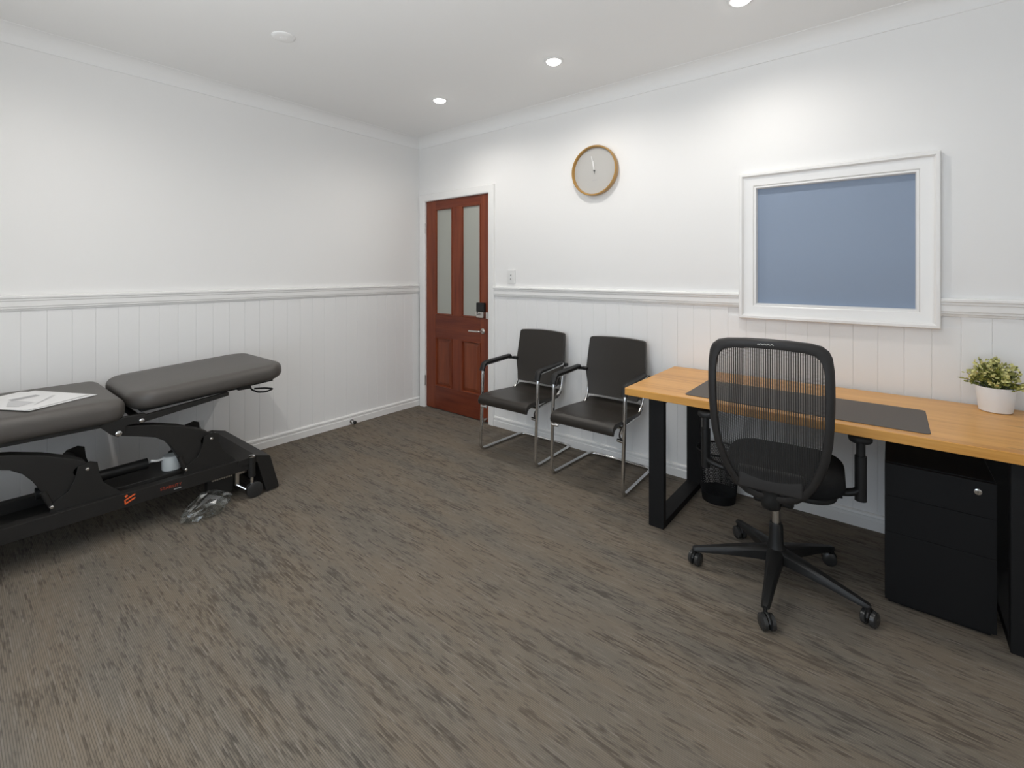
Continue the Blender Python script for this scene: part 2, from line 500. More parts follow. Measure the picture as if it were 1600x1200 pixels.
mb = MB()
def wall_piece(x0, x1, z0, z1):
    lo = YB + RB if z1 <= ZD + 1e-6 else YB
    mb.box(x0, x1, lo, YB + T, z0, z1)
wall_piece(XL, DX0 - 0.02, 0, ZD); wall_piece(XL, DX0 - 0.02, ZD, ZC)
wall_piece(DX0 - 0.02, DX1 + 0.02, DZ + 0.02, ZC)
wall_piece(DX1 + 0.02, XR + T, 0, ZD)
wall_piece(DX1 + 0.02, WX0 - 0.012, ZD, ZC); wall_piece(WX1 + 0.012, XR + T, ZD, ZC)
wall_piece(WX0 - 0.012, WX1 + 0.012, ZD, WZ0 - 0.012 + 0.012); wall_piece(WX0 - 0.012, WX1 + 0.012, WZ1 + 0.012, ZC)
wb = struct(mb.build('wall_back', 'wall'), 'white wall with the timber door, clock and blue-paned window', 'wall')

mb = MB().box(XR, XR + T, YF - T, YB, 0, ZC)
struct(mb.build('wall_right', 'wall'), 'plain white wall at the right end of the desk', 'wall')
mb = MB()
RX0, RX1, RZ0, RZ1 = -1.95, 0.35, 0.22, 2.30
mb.box(XL, RX0, YF - T, YF, 0, ZC).box(RX1, XR, YF - T, YF, 0, ZC)
mb.box(RX0, RX1, YF - T, YF, 0, RZ0).box(RX0, RX1, YF - T, YF, RZ1, ZC)
struct(mb.build('wall_front', 'wall'), 'white wall with a daylight window opposite the door wall', 'wall')

# vertical tongue-and-groove boards, each one a piece of its wall
PITCH, GAP, CH = 0.1055, 0.0003, 0.0016
def board_mesh(width, z0, z1):
    a, b = -width / 2 + GAP / 2, width / 2 - GAP / 2
    m_ = MB()
    m_.prism([(a, 0), (b, 0), (b, -RB + CH), (b - CH, -RB), (a + CH, -RB), (a, -RB + CH)], 'z', z0, z1)
    return m_.mesh('board', 'board')
BM = board_mesh(PITCH, 0.075, 1.155)
BM_W = board_mesh(PITCH, 0.075, 1.090)
y = 1.243 - math.floor((1.243 - YF) / PITCH) * PITCH
while y + PITCH < YB + 0.001:
    part(BM, 'board', wl, (XL - RB, y + PITCH / 2, 0), (0, 0, R(90)))
    y += PITCH
if YB - y > 0.02:
    part(board_mesh(YB - y, 0.075, 1.155), 'board', wl, (XL - RB, (y + YB) / 2, 0), (0, 0, R(90)))
x = -0.161 - math.floor((-0.161 - (DX1 + 0.079)) / PITCH) * PITCH
x0 = DX1 + 0.03
if x - x0 > 0.01: part(board_mesh(x - x0, 0.075, 1.155), 'board', wb, ((x + x0) / 2, YB + RB, 0))
while x + PITCH < XR + 0.001:
    under = (x + PITCH > -0.70 and x < 0.17)
    part(BM_W if under else BM, 'board', wb, (x + PITCH / 2, YB + RB, 0))
    x += PITCH

# dado rail, baseboard and cornice profiles: (projection, z)
DADO = [(0, 1.142), (0.006, 1.145), (0.008, 1.153), (0.014, 1.156), (0.015, 1.166), (0.018, 1.169), (0.018, 1.198),
        (0.022, 1.201), (0.023, 1.212), (0.028, 1.216), (0.028, 1.226), (0.024, 1.231), (0, 1.233)]
BASE = [(0, 0), (0.017, 0), (0.017, 0.050), (0.0135, 0.053), (0.0135, 0.066), (0.018, 0.070), (0.016, 0.080), (0.010, 0.085), (0, 0.086)]
COVE = [(0, ZC), (0, 2.612), (0.004, 2.612)] + \
       [(0.092 - 0.086 * math.cos(R(a)), 2.614 + 0.083 * math.sin(R(a))) for a in (0, 12, 24, 36, 48, 60, 72, 84, 90)] + [(0.094, ZC)]
def run(prof, wall, a0, a1, name, m, label, cat):
    if wall == 'left':  P = [(XL + d, z) for d, z in prof]; mm = MB().prism(P, 'y', a0, a1)
    if wall == 'right': P = [(XR - d, z) for d, z in prof]; mm = MB().prism(P, 'y', a0, a1)
    if wall == 'back':  P = [(YB - d, z) for d, z in prof]; mm = MB().prism(P, 'x', a0, a1)
    if wall == 'front': P = [(YF + d, z) for d, z in prof]; mm = MB().prism(P, 'x', a0, a1)
    return struct(mm.build(name, m, smooth=25), label, cat)
run(DADO, 'left', YF, YB, 'trim_1', 'trim', 'white moulded dado rail along the couch wall', 'dado rail')
run(DADO, 'back', DX1 + 0.080, -0.726, 'trim_2', 'trim', 'white moulded dado rail between door and window', 'dado rail')
run(DADO, 'back', 0.187, XR, 'trim_3', 'trim', 'white moulded dado rail right of the window', 'dado rail')
run(COVE, 'left', YF, YB, 'trim_4', 'ceiling', 'white cove cornice above the couch wall', 'cornice')
run(COVE, 'back', XL, XR, 'trim_5', 'ceiling', 'white cove cornice above the door and window wall', 'cornice')
run(COVE, 'right', YF, YB, 'trim_6', 'ceiling', 'white cove cornice above the right-hand wall', 'cornice')
run(COVE, 'front', XL, XR, 'trim_7', 'ceiling', 'white cove cornice above the daylight window wall', 'cornice')
run(BASE, 'left', YF, YB, 'baseboard_left', 'trim', 'white moulded skirting board along the couch wall', 'baseboard')
run(BASE, 'back', DX1 + 0.080, XR, 'baseboard_back', 'trim', 'white moulded skirting board behind the chairs and desk', 'baseboard')
run(BASE, 'right', YF, YB, 'baseboard_right', 'trim', 'white moulded skirting board of the right-hand wall', 'baseboard')
run(BASE, 'front', XL, XR, 'baseboard_front', 'trim', 'white moulded skirting board under the daylight window', 'baseboard')

# ------------------------------------------------------------------ daylight window behind the viewpoint
wn = thing('window_2', 'white-framed daylight window in the wall opposite the door', 'window', (-0.80, YF, RZ0), kind='structure')
o = Vector((-0.80, YF, RZ0))
mb = MB(o)
mb.box(RX0, RX0 + 0.05, YF - 0.1, YF - 0.02, RZ0, RZ1).box(RX1 - 0.05, RX1, YF - 0.1, YF - 0.02, RZ0, RZ1)
mb.box(RX0, RX1, YF - 0.1, YF - 0.02, RZ0, RZ0 + 0.05).box(RX0, RX1, YF - 0.1, YF - 0.02, RZ1 - 0.05, RZ1)
mb.box(-0.825, -0.775, YF - 0.1, YF - 0.02, RZ0, RZ1)
mb.build('window_frame', 'trim', wn)
for a, b in ((RX0 + 0.05, -0.825), (-0.775, RX1 - 0.05)):
    MB(o).box(a, b, YF - 0.066, YF - 0.062, RZ0 + 0.05, RZ1 - 0.05).build('pane', 'clear', wn)

# ------------------------------------------------------------------ inner window with the blue pane
wn = thing('window_1', 'white-framed window with a blue-grey frosted pane above the desk', 'window', (-0.268, YB, 1.082), kind='structure')
o = Vector((-0.268, YB, 1.082))
mb = MB(o)
ARCH = [(0, 0.0), (0, 0.030), (0.004, 0.034), (0.016, 0.034), (0.020, 0.030), (0.024, 0.022), (0.034, 0.018), (0.060, 0.014),
        (0.074, 0.013), (0.078, 0.010), (0.080, 0.0)]
sweep_frame(mb, [(-0.724, 1.080), (-0.724, 1.954), (0.187, 1.954), (0.187, 1.080)], ARCH, YB)
mb.build('architrave', 'trim', wn, smooth=30)
mb = MB(o)
sweep_frame(mb, [(-0.645, 1.158), (-0.645, 1.875), (0.108, 1.875), (0.108, 1.158)],
            [(0, 0.009), (0.010, 0.009), (0.014, -0.004), (0.0145, -0.020), (0.014, -0.05), (0, -0.05)], YB)
mb.build('glazing_bead', 'trim', wn, smooth=30)
MB(o).box(WX0 - 0.01, WX1 + 0.01, YB + 0.022, YB + 0.030, WZ0 - 0.008, WZ1 + 0.01).build('pane', 'blue_glass', wn, label='blue-grey frosted pane')

# ------------------------------------------------------------------ door
DC = Vector(((DX0 + DX1) / 2, YB, 0))
dr = thing('door_1', 'red-brown timber door with two frosted panes and two panels', 'door', DC, kind='structure')
mb = MB(DC)
DARCH = [(0, 0), (0, 0.020), (0.004, 0.024), (0.050, 0.022), (0.070, 0.018), (0.076, 0.014), (0.078, 0.0), (0.079, -0.10), (0.06, -0.11), (0.05, -0.02), (0.04, 0)]
DARCH = [(0, 0), (0, 0.020), (0.004, 0.024), (0.050, 0.022), (0.066, 0.018), (0.072, 0.012), (0.0735, 0)]
sweep_frame(mb, [(DX0 - 0.0735, 0), (DX0 - 0.0735, DZ + 0.068), (DX1 + 0.0795, DZ + 0.068), (DX1 + 0.0795, 0)], DARCH, YB, closed=False)
mb.build('architrave', 'trim', dr, smooth=30)
mb = MB(DC)
sweep_frame(mb, [(DX0 - 0.02, 0), (DX0 - 0.02, DZ + 0.02), (DX1 + 0.02, DZ + 0.02), (DX1 + 0.02, 0)],
            [(0, 0.0), (0.0175, 0.0), (0.0175, -0.10), (0, -0.10)], YB, closed=False)
mb.build('door_jamb', 'trim', dr)
F0, F1 = YB + 0.006, YB + 0.042           # leaf front and back
gx0, gx1, gx2, gx3 = -3.521, -3.281, -3.155, -2.909
za, zb, zc_, zd = 0.232, 0.716, 0.938, 1.985
lx0, lx1 = DX0 + 0.003, DX1 - 0.003
for a, b in ((lx0, gx0), (gx3, lx1)):
    MB(DC).box(a, b, F0, F1, 0.008, DZ - 0.004).build('stile', 'door_v', dr, bevel=0.0015)
for a, b in ((za, zb), (zc_, zd)):
    MB(DC).box(gx1, gx2, F0, F1, a, b).build('muntin', 'door_v', dr, bevel=0.0015)
for a, b in ((0.008, za), (zb, zc_), (zd, DZ - 0.004)):
    MB(DC).box(gx0, gx3, F0 + 0.0004, F1, a, b).build('rail', 'door_h', dr, bevel=0.0015)
BEAD = [(0, 0.0), (0.003, 0.006), (0.009, 0.004), (0.014, -0.008), (0.014, -0.014), (0, -0.014)]
for a, b in ((gx0, gx1), (gx2, gx3)):
    p = MB(DC).box(a, b, F0 + 0.014, F0 + 0.020, zc_, zd).build('pane', 'door_glass', dr, label='pale green-grey frosted pane')
    m_ = MB(DC); sweep_frame(m_, [(a, zc_), (a, zd), (b, zd), (b, zc_)], BEAD, F0); m_.build('glazing_bead', 'door_v', p, smooth=30)
    m_ = MB(DC)
    q = 0.045
    vs = [(a, F0 + 0.016, za), (b, F0 + 0.016, za), (b, F0 + 0.016, zb), (a, F0 + 0.016, zb),
          (a + q, F0 + 0.004, za + q), (b - q, F0 + 0.004, za + q), (b - q, F0 + 0.004, zb - q), (a + q, F0 + 0.004, zb - q)]
    m_.add(vs, [(0, 1, 5, 4), (1, 2, 6, 5), (2, 3, 7, 6), (3, 0, 4, 7), (4, 5, 6, 7), (3, 2, 1, 0)])
    p = m_.build('raised_panel', 'door_p', dr)
    m_ = MB(DC); sweep_frame(m_, [(a, za), (a, zb), (b, zb), (b, za)], BEAD, F0); m_.build('panel_bead', 'door_v', p, smooth=30)
# lever handle
hx, hz = -2.879, 0.822
h = MB(DC).lathe([(0.0, 0), (0.026, 0), (0.026, -0.006), (0.022, -0.010), (0.010, -0.011), (0.010, -0.03)], (hx, F0, hz), 'y', 24).build('handle_rose', 'steel', dr, smooth=35, label='satin steel lever handle')
MB(DC).tube(fillet([(hx, F0 - 0.02, hz), (hx, F0 - 0.055, hz), (hx - 0.125, F0 - 0.055, hz - 0.002)], 0.018), 0.0095, 12).build('lever', 'steel', h, smooth=40)
# rim lock
lk = MB(DC).box(-2.938, -2.842, F0 - 0.030, F0, 1.000, 1.082).build('rim_lock', 'plastic', dr, bevel=0.006, label='black and steel rim lock')
MB(DC).box(-2.932, -2.845, F0 - 0.034, F0, 0.945, 0.998).build('lock_base', 'steel', lk, bevel=0.006)
MB(DC).lathe([(0.0, -0.06), (0.013, -0.06), (0.015, -0.05), (0.010, -0.034)], (-2.908, F0, 0.985), 'y', 14).build('turn_knob', 'steel', lk, smooth=35)
MB(DC).box(-2.812, -2.795, YB - 0.030, YB - 0.018, 0.94, 1.0).build('strike_box', 'steel', dr, bevel=0.002)
for z in (1.80, 0.27):
    MB(DC).tube([(DX0 - 0.002, YB - 0.008, z - 0.05), (DX0 - 0.002, YB - 0.008, z + 0.05)], 0.007, 10).build('hinge', 'steel', dr, smooth=40)
MB(DC).tube([(-2.832, F0, 0.04), (-2.832, F0 - 0.045, 0.04)], 0.014, 14).build('door_catch', 'chrome', dr, smooth=40)

# ================================================================== FIXTURES
def downlight(x, y, label, group):
    t = thing('downlight', label, 'ceiling light', (x, y, ZC), 0, group)
    MB().lathe([(0.044, -0.002), (0.046, -0.007), (0.056, -0.007), (0.061, -0.003), (0.061, 0.0)], n=32, cap=False).build('trim_ring', 'white_plastic', t, smooth=40)
    MB().lathe([(0.0, -0.022), (0.022, -0.0205), (0.038, -0.015), (0.046, -0.007), (0.048, -0.0005), (0, -0.0005)], n=32).build('diffuser', 'lamp', t, smooth=60, label='glowing white diffuser')
    d = bpy.data.lights.new('downlight_beam', 'SPOT'); d.energy = LAMP_W; d.color = (1.0, 0.955, 0.895)
    d.spot_size = R(165); d.spot_blend = 0.75; d.shadow_soft_size = 0.045
    lo = bpy.data.objects.new('downlight_beam', d); COL.objects.link(lo)
    lo.parent = t; lo.location = (0, 0, -0.03)
for i, (x, y) in enumerate(LIGHTS):
    if i == 0: downlight(x, y, 'lit round downlight nearest the corner above the door', 'lit downlights along the door wall')
    elif i == 1: downlight(x, y, 'lit round downlight above and left of the wall clock', 'lit downlights along the door wall')
    elif i == 2: downlight(x, y, 'lit round downlight cut by the top of the photo above the window', 'lit downlights along the door wall')
    else: downlight(x, y, 'lit round downlight in the ceiling outside the picture', 'downlights outside the picture')

t = thing('smoke_alarm', 'flat round white smoke alarm on the ceiling above the couch', 'smoke alarm', (-2.685, 1.244, ZC))
MB().lathe([(0, -0.010), (0.045, -0.010), (0.056, -0.008), (0.061, -0.004), (0.062, 0)], n=32).build('alarm_body', 'ceiling', t, smooth=30)
MB().lathe([(0, -0.013), (0.018, -0.0125), (0.022, -0.0095)], n=24).build('alarm_cap', 'ceiling', t, smooth=30)

# clock
t = thing('wall_clock', 'round pale grey clock with gold timber rim on the wall', 'clock', (-1.722, YB, 2.116))
MB().lathe([(0.168, 0), (0.184, 0), (0.188, -0.012), (0.188, -0.040), (0.185, -0.046), (0.178, -0.046), (0.174, -0.040), (0.172, -0.020)], (0, 0, 0), 'y', 64).build('rim', 'clock_rim', t, smooth=35)
fc = MB().lathe([(0, -0.022), (0.173, -0.022), (0.173, -0.002), (0, -0.002)], (0, 0, 0), 'y', 64).build('clock_face', 'clock_face', t, smooth=35)
def hand(name, ang, length, tail, wdt, yy):
    a = R(ang); d = Vector((math.sin(a), 0, math.cos(a))); n = Vector((d.z, 0, -d.x))
    mb = MB()
    c0 = Vector((0, yy, 0))
    mb.obox(c0 + d * (length / 2), n, (0, 1, 0), d, wdt, 0.0007, length / 2)
    o = mb.build(name, 'hand', t)
    MB().obox(c0 - d * (tail / 2), n, (0, 1, 0), d, wdt, 0.0007, tail / 2).build('hand_tail', 'hand_dark', o)
hand('hour_hand', -6, 0.075, 0.012, 0.0032, -0.028)
hand('minute_hand', -11, 0.112, 0.022, 0.0026, -0.031)
MB().lathe([(0, -0.035), (0.005, -0.035), (0.005, -0.022)], (0, 0, 0), 'y', 16).build('pivot', 'hand_dark', t, smooth=35)
mb = MB()
for k in range(7): mb.box(-0.022 + k * 0.006, -0.022 + k * 0.006 + 0.004, -0.0226, -0.022, -0.072, -0.068)
mb.build('face_lettering', 'ink', t)

# light switch
t = thing('light_switch', 'white double light switch on the wall beside the door', 'light switch', (-2.536, YB, 1.318))
MB().box(-0.041, 0.041, -0.012, 0, -0.059, 0.059).build('switch_plate', 'white_plastic', t, bevel=0.003)
for z in (0.016, -0.016):
    r = MB().box(-0.009, 0.009, -0.016, -0.011, z - 0.011, z + 0.011).build('rocker', 'white_plastic', t, bevel=0.002)
    MB().box(-0.006, 0.006, -0.0166, -0.0158, z - 0.006, z + 0.002).build('rocker_mark', 'hand_dark', r)

# power point on couch wall
t = thing('power_outlet', 'white wall power outlet half hidden behind the couch', 'power outlet', (XL, 1.13, 0.285))
MB().box(0, 0.009, -0.058, 0.058, -0.037, 0.037).build('outlet_plate', 'white_plastic', t, bevel=0.003)
for s in (-0.028, 0.028):
    MB().box(0.0085, 0.0095, s - 0.006, s - 0.003, -0.02, -0.008).box(0.0085, 0.0095, s + 0.003, s + 0.006, -0.02, -0.008).build('socket_slot', 'dark_hole', t)
    MB().box(0.008, 0.012, s - 0.006, s + 0.006, 0.008, 0.022).build('switch_rocker', 'white_plastic', t, bevel=0.001)

# door stop on the skirting
t = thing('door_stop', 'small chrome door stop fixed to the couch wall skirting', 'door stop', (XL + 0.018, 2.335, 0.028))
MB().lathe([(0.0, 0), (0.020, 0), (0.020, 0.004), (0.011, 0.007), (0.011, 0.045), (0, 0.045)], (0, 0, 0), 'x', 18).build('stop_body', 'chrome', t, smooth=35)
MB().lathe([(0.0, 0.044), (0.014, 0.044), (0.014, 0.058), (0.010, 0.062), (0, 0.062)], (0, 0, 0), 'x', 18).build('rubber_tip', 'rubber', t, smooth=35)

# ================================================================== DESK
DO = Vector((-0.30, 2.7175, 0))
dk = thing('desk', 'long honey timber desk on black steel loop legs', 'desk', DO)
TX0, TX1, TY0, TY1, TZ0, TZ1 = -1.120, 0.520, 2.345, 3.088, 0.696, 0.735
MB(DO).box(TX0, TX1, TY0, TY1, TZ0, TZ1).build('desktop', 'desk', dk, bevel=0.003)
for lx in (-1.014, 0.330):
    m_ = MB(DO)
    ya, yb, wd, tk = 2.415, 3.050, 0.082, 0.036
    # rectangular loop of flat bar
    outer = [(ya, 0), (yb, 0), (yb, TZ0), (ya, TZ0)]; inner = [(ya + tk, tk), (yb - tk, tk), (yb - tk, TZ0 - tk), (ya + tk, TZ0 - tk)]
    vs = []
    for X_ in (lx, lx + wd):
        vs += [(X_, a, b) for a, b in outer] + [(X_, a, b) for a, b in inner]
    fs = []
    for k in range(4):
        j = (k + 1) % 4
        fs += [(k, j, 4 + j, 4 + k), (8 + k, 8 + j, 12 + j, 12 + k), (k, j, 8 + j, 8 + k), (4 + k, 4 + j, 12 + j, 12 + k)]
    m_.add(vs, fs)
    m_.build('leg', 'black_metal', dk, bevel=0.002)

# desk mat
t = MB((-0.35, 2.60, TZ1)).pad(-0.820, 0.118, 2.402, 2.800, TZ1, TZ1 + 0.003, 0.018, 0.001, nc=5, ne=2).build('desk_mat', 'mat')
t.location = (-0.35, 2.60, TZ1)
tag(t, 'dark brown-grey desk mat lying on the timber desk', 'desk mat')

# potted plant
PX, PY = 0.362, 2.995
pl = thing('potted_plant', 'small bushy yellow-green plant in a white pot on the desk', 'plant', (PX, PY, TZ1))
MB().lathe([(0.0, 0.0), (0.050, 0.0), (0.055, 0.004), (0.061, 0.055), (0.0665, 0.108), (0.0665, 0.112), (0.063, 0.112), (0.061, 0.095), (0, 0.095)], n=40).build('pot', 'pot', pl, smooth=40)
MB().lathe([(0, 0.102), (0.035, 0.101), (0.0615, 0.096), (0.061, 0.090), (0, 0.09)], n=24).build('soil', 'soil', pl, smooth=40)
rnd = random.Random(11)
mb = MB(); st = MB()
def leaf(p, d, ln, wd, mi):
    d = Vector(d).normalized()
    s = d.cross(Vector((rnd.uniform(-1, 1), rnd.uniform(-1, 1), rnd.uniform(-1, 1)))).normalized()
    n = d.cross(s)
    p = Vector(p)
    vs = [p, p + d * ln * 0.35 + s * wd, p + d * ln * 0.75 + s * wd * 0.8 + n * ln * 0.08, p + d * ln - n * ln * 0.05,
          p + d * ln * 0.75 - s * wd * 0.8 + n * ln * 0.08, p + d * ln * 0.35 - s * wd, p + d * ln * 0.5 - n * ln * 0.12]
    mb.cur = mi
    mb.add(vs, [(0, 1, 6), (1, 2, 6), (2, 3, 6), (3, 4, 6), (4, 5, 6), (5, 0, 6)])
for k in range(120):
    a = rnd.uniform(0, 2 * PI); el = rnd.uniform(0.02, 1.0) ** 0.8
    dirn = Vector((math.cos(a) * math.cos(el * 1.5), math.sin(a) * math.cos(el * 1.5), math.sin(el * 1.5)))
    rad = Vector((dirn.x * 0.104, dirn.y * 0.104, dirn.z * 0.118)) * rnd.uniform(0.62, 1.05)
    tip = Vector((0, 0, 0.112)) + rad
    base = Vector((rad.x * 0.25, rad.y * 0.25, 0.098))
    st.tube([base, (base + tip) / 2 + Vector((0, 0, 0.008)), tip], 0.0011, 4)
    tone = rnd.random()
    for q in range(11):
        tt = 0.45 + 0.57 * q / 10
        p = base.lerp(tip, tt) + Vector((rnd.uniform(-1, 1), rnd.uniform(-1, 1), rnd.uniform(-1, 1))) * 0.005
        d = dirn * rnd.uniform(0.2, 0.9) + Vector((rnd.uniform(-1, 1), rnd.uniform(-1, 1), rnd.uniform(-0.6, 1)))
        mi = 1 if (q > 5 and tone > 0.25) else (2 if rnd.random() < 0.25 else 0)
        leaf(p, d, rnd.uniform(0.012, 0.020), rnd.uniform(0.004, 0.0065), mi)
fo = mb.build('foliage', ['leaf', 'leaf2', 'leaf3'], pl, smooth=60); fo['kind'] = 'stuff'
sm = st.build('stems', 'leaf3', pl); sm['kind'] = 'stuff'

# drawer pedestal under the desk
PO = Vector((0.14, 2.70, 0))
pd = thing('drawer_pedestal', 'black steel drawer pedestal with a lock under the desk', 'cabinet', PO)
px0, px1, py0, py1, pz0, pz1 = -0.022, 0.302, 2.455, 2.94, 0.020, 0.580
MB(PO).box(px0, px1, py0 + 0.02, py1, pz0, pz1).build('body', 'pedestal', pd, bevel=0.004)
zs = [pz0 + 0.002, 0.300, 0.447, pz1 - 0.002]
for k in range(3):
    dd = MB(PO).box(px0 + 0.001, px1 - 0.001, py0, py0 + 0.0195, zs[k] + 0.0007, zs[k + 1] - 0.0007).build('drawer', 'pedestal', pd, bevel=0.001)
    if k == 2:
        MB(PO).lathe([(0, -0.004), (0.006, -0.004), (0.011, -0.003), (0.012, 0.0)], (0.251, py0, 0.538), 'y', 20).build('lock', 'chrome', dd, smooth=35)
        MB(PO).box(0.250, 0.252, py0 - 0.0046, py0 - 0.0038, 0.534, 0.542).build('key_slot', 'dark_hole', dd)
MB(PO).box(px0 + 0.012, px1 - 0.012, py0 + 0.03, py1 - 0.01, 0.0, 0.022).build('plinth', 'pedestal', pd)

# wire waste bin
BO = Vector((-0.805, 2.955, 0))
bn = thing('waste_bin', 'round black wire mesh waste bin on the floor under the desk', 'bin', BO)
r0, r1, hh = 0.092, 0.122, 0.30
MB().lathe([(0, 0.0), (r0, 0), (r0 + 0.006, 0.055), (r0 + 0.004, 0.055), (r0 - 0.003, 0.004), (0, 0.004)], n=40).build('base_band', 'black_metal', bn, smooth=35)
MB().tube([(r1 * math.cos(2 * PI * k / 40), r1 * math.sin(2 * PI * k / 40), hh) for k in range(40)], 0.005, 8, closed=True).build('rim', 'black_metal', bn, smooth=40)
mb = MB()
for sgn in (1, -1):
    for k in range(80):
        a0 = 2 * PI * k / 80
        pth = []
        for q in range(9):
            tt = q / 8; r = r0 + 0.005 + (r1 - r0 - 0.005) * tt; a = a0 + sgn * tt * 0.9
            pth.append((r * math.cos(a), r * math.sin(a), 0.05 + (hh - 0.05) * tt))
        mb.tube(pth, 0.0014, 3)
o_ = mb.build('wire_mesh', 'black_metal', bn); o_['kind'] = 'stuff'

# ================================================================== VISITOR CHAIRS
def visitor_chair():
    t = thing('visitor_chair', '', 'chair')
    hw = 0.258
    path = [(-hw + 0.008, 0.36, 0.668), (-hw, 0.045, 0.648), (-hw - 0.002, 0.030, 0.60), (-hw, 0.0, 0.012), (-hw + 0.02, 0.490, 0.012),
            (hw - 0.02, 0.490, 0.012), (hw, 0.0, 0.012), (hw + 0.002, 0.030, 0.60), (hw, 0.045, 0.648), (hw - 0.008, 0.36, 0.668)]
    rr = [0, 0.05, 0.03, 0.05, 0.06, 0.06, 0.05, 0.03, 0.05, 0]
    MB().tube(fillet(path, rr, 7), 0.0115, 12).build('frame', 'chrome', t, smooth=50)
    # cross bar under the front of the seat and side rails up to the back
    for s in (-1, 1):
        MB().tube(fillet([(s * hw, 0.012, 0.330), (s * 0.215, 0.045, 0.345), (s * 0.205, 0.10, 0.385), (s * 0.205, 0.33, 0.405), (s * 0.212, 0.40, 0.47), (s * 0.212, 0.435, 0.66)], 0.035, 5), 0.0095, 10).build('side_rail', 'chrome', t, smooth=50)
        MB().obox((s * 0.236, 0.40, 0.655), (1, 0, 0), (0, 1, 0), (0, 0, 1), 0.026, 0.022, 0.010).build('back_lug', 'plastic', t, bevel=0.003)
        MB().tube([(s * (hw + 0.001), 0.010, 0.335), (s * 0.215, 0.020, 0.335)], 0.0105, 10).build('seat_stub', 'chrome', t, smooth=50)
    MB().tube([(-0.205, 0.10, 0.385), (0.205, 0.10, 0.385)], 0.009, 10).build('cross_bar', 'chrome', t, smooth=50)
    MB().box(-0.205, 0.205, 0.415, 0.427, 0.487, 0.520).build('back_bar', 'steel', t, bevel=0.003)
    # seat shell swept across x
    prof = [(-0.060, 0.378), (-0.066, 0.400), (-0.058, 0.425), (-0.035, 0.442), (0.02, 0.450), (0.12, 0.447), (0.24, 0.437), (0.34, 0.432), (0.395, 0.445), (0.415, 0.462)]
    low = [(0.418, 0.450), (0.398, 0.428), (0.34, 0.406), (0.24, 0.408), (0.12, 0.414), (0.02, 0.414), (-0.025, 0.408), (-0.040, 0.395), (-0.048, 0.376)]
    ring = prof + low; nx = 12; vs = []; fs = []
    for i in range(nx + 1):
        u = -1 + 2 * i / nx
        edge = 1 - abs(u) ** 8 * 0.16
        for (yy, zz) in ring:
            wl_ = 0.226 if yy < 0.30 else 0.226 - (yy - 0.30) * 0.15
            dip = -0.010 * (1 - u * u) if 0.0 < yy < 0.38 and zz > 0.42 else 0
            zc0 = 0.425
            vs.append((u * wl_, yy, zc0 + (zz + dip - zc0) * edge if yy > -0.01 else zz))
    m = len(ring)
    for i in range(nx):
        for k in range(m):
            k2 = (k + 1) % m
            fs.append((i * m + k, i * m + k2, (i + 1) * m + k2, (i + 1) * m + k))
    fs.append(tuple(range(m))); fs.append(tuple(nx * m + k for k in range(m - 1, -1, -1)))
    MB().add(vs, fs).build('seat', 'leather', t, smooth=55, bevel=0.004)
    # backrest: outline widest at mid height, gently curved panel
    out = [(0.485, 0.186), (0.500, 0.190), (0.560, 0.204), (0.620, 0.222), (0.640, 0.226), (0.70, 0.224), (0.80, 0.219), (0.865, 0.215), (0.880, 0.211), (0.887, 0.200)]
    vs = []; nu = 14
    for side in (0, 1):
        for z, wv in out:
            tt = (z - 0.485) / 0.40
            yb = 0.362 + 0.075 * tt ** 0.8
            for i in range(nu + 1):
                u = -1 + 2 * i / nu
                bow = 0.018 * (1 - u * u)
                top = 0.008 * (1 - u * u) if z > 0.86 else 0
                thick = 0.034 * (1 - 0.25 * abs(u) ** 6)
                vs.append((u * wv, yb + bow + (thick if side else 0), z + top))
    m = nu + 1; nz = len(out); fs = []
    for side in (0, 1):
        b0 = side * nz * m
        for j in range(nz - 1):
            for i in range(nu):
                q = (b0 + j * m + i, b0 + j * m + i + 1, b0 + (j + 1) * m + i + 1, b0 + (j + 1) * m + i)
                fs.append(q if side == 0 else q[::-1])
    B = nz * m
    for j in range(nz - 1):
        fs.append((j * m, (j + 1) * m, B + (j + 1) * m, B + j * m))
        fs.append((j * m + nu, B + j * m + nu, B + (j + 1) * m + nu, (j + 1) * m + nu))
    for i in range(nu):
        fs.append((i, B + i, B + i + 1, i + 1))
        e = (nz - 1) * m
        fs.append((e + i, e + i + 1, B + e + i + 1, B + e + i))
    MB().add(vs, fs).build('backrest', 'leather', t, smooth=50, bevel=0.004)
    for s in (-1, 1):
        # arm pad: flat black sleeve that bends over the front
        pth = fillet([(s * (hw - 0.010), 0.335, 0.682), (s * hw, 0.035, 0.664), (s * (hw + 0.001), 0.014, 0.605)], 0.045, 6)
        m_ = MB(); n_ = len(pth); vs = []; fs = []
        for i, p in enumerate(pth):
            a = pth[max(i - 1, 0)]; b = pth[min(i + 1, n_ - 1)]
            tg = (b - a).normalized(); nn = Vector((1, 0, 0)).cross(tg).normalized()
            if nn.z < 0 and i < n_ - 2: nn = -nn
            if nn.dot(Vector((0, -1, 1))) < 0: nn = -nn
            w_ = 0.021
            for (du, dv) in ((-w_, -0.010), (-w_, 0.004), (-w_ * 0.6, 0.011), (w_ * 0.6, 0.011), (w_, 0.004), (w_, -0.010)):
                vs.append(p + Vector((du, 0, 0)) + nn * dv)
        for i in range(n_ - 1):
            for k in range(6):
                k2 = (k + 1) % 6
                fs.append((i * 6 + k, i * 6 + k2, (i + 1) * 6 + k2, (i + 1) * 6 + k))
        fs.append(tuple(range(6))); fs.append(tuple((n_ - 1) * 6 + k for k in range(5, -1, -1)))
        m_.add(vs, fs).build('arm_pad', 'plastic', t, smooth=40)
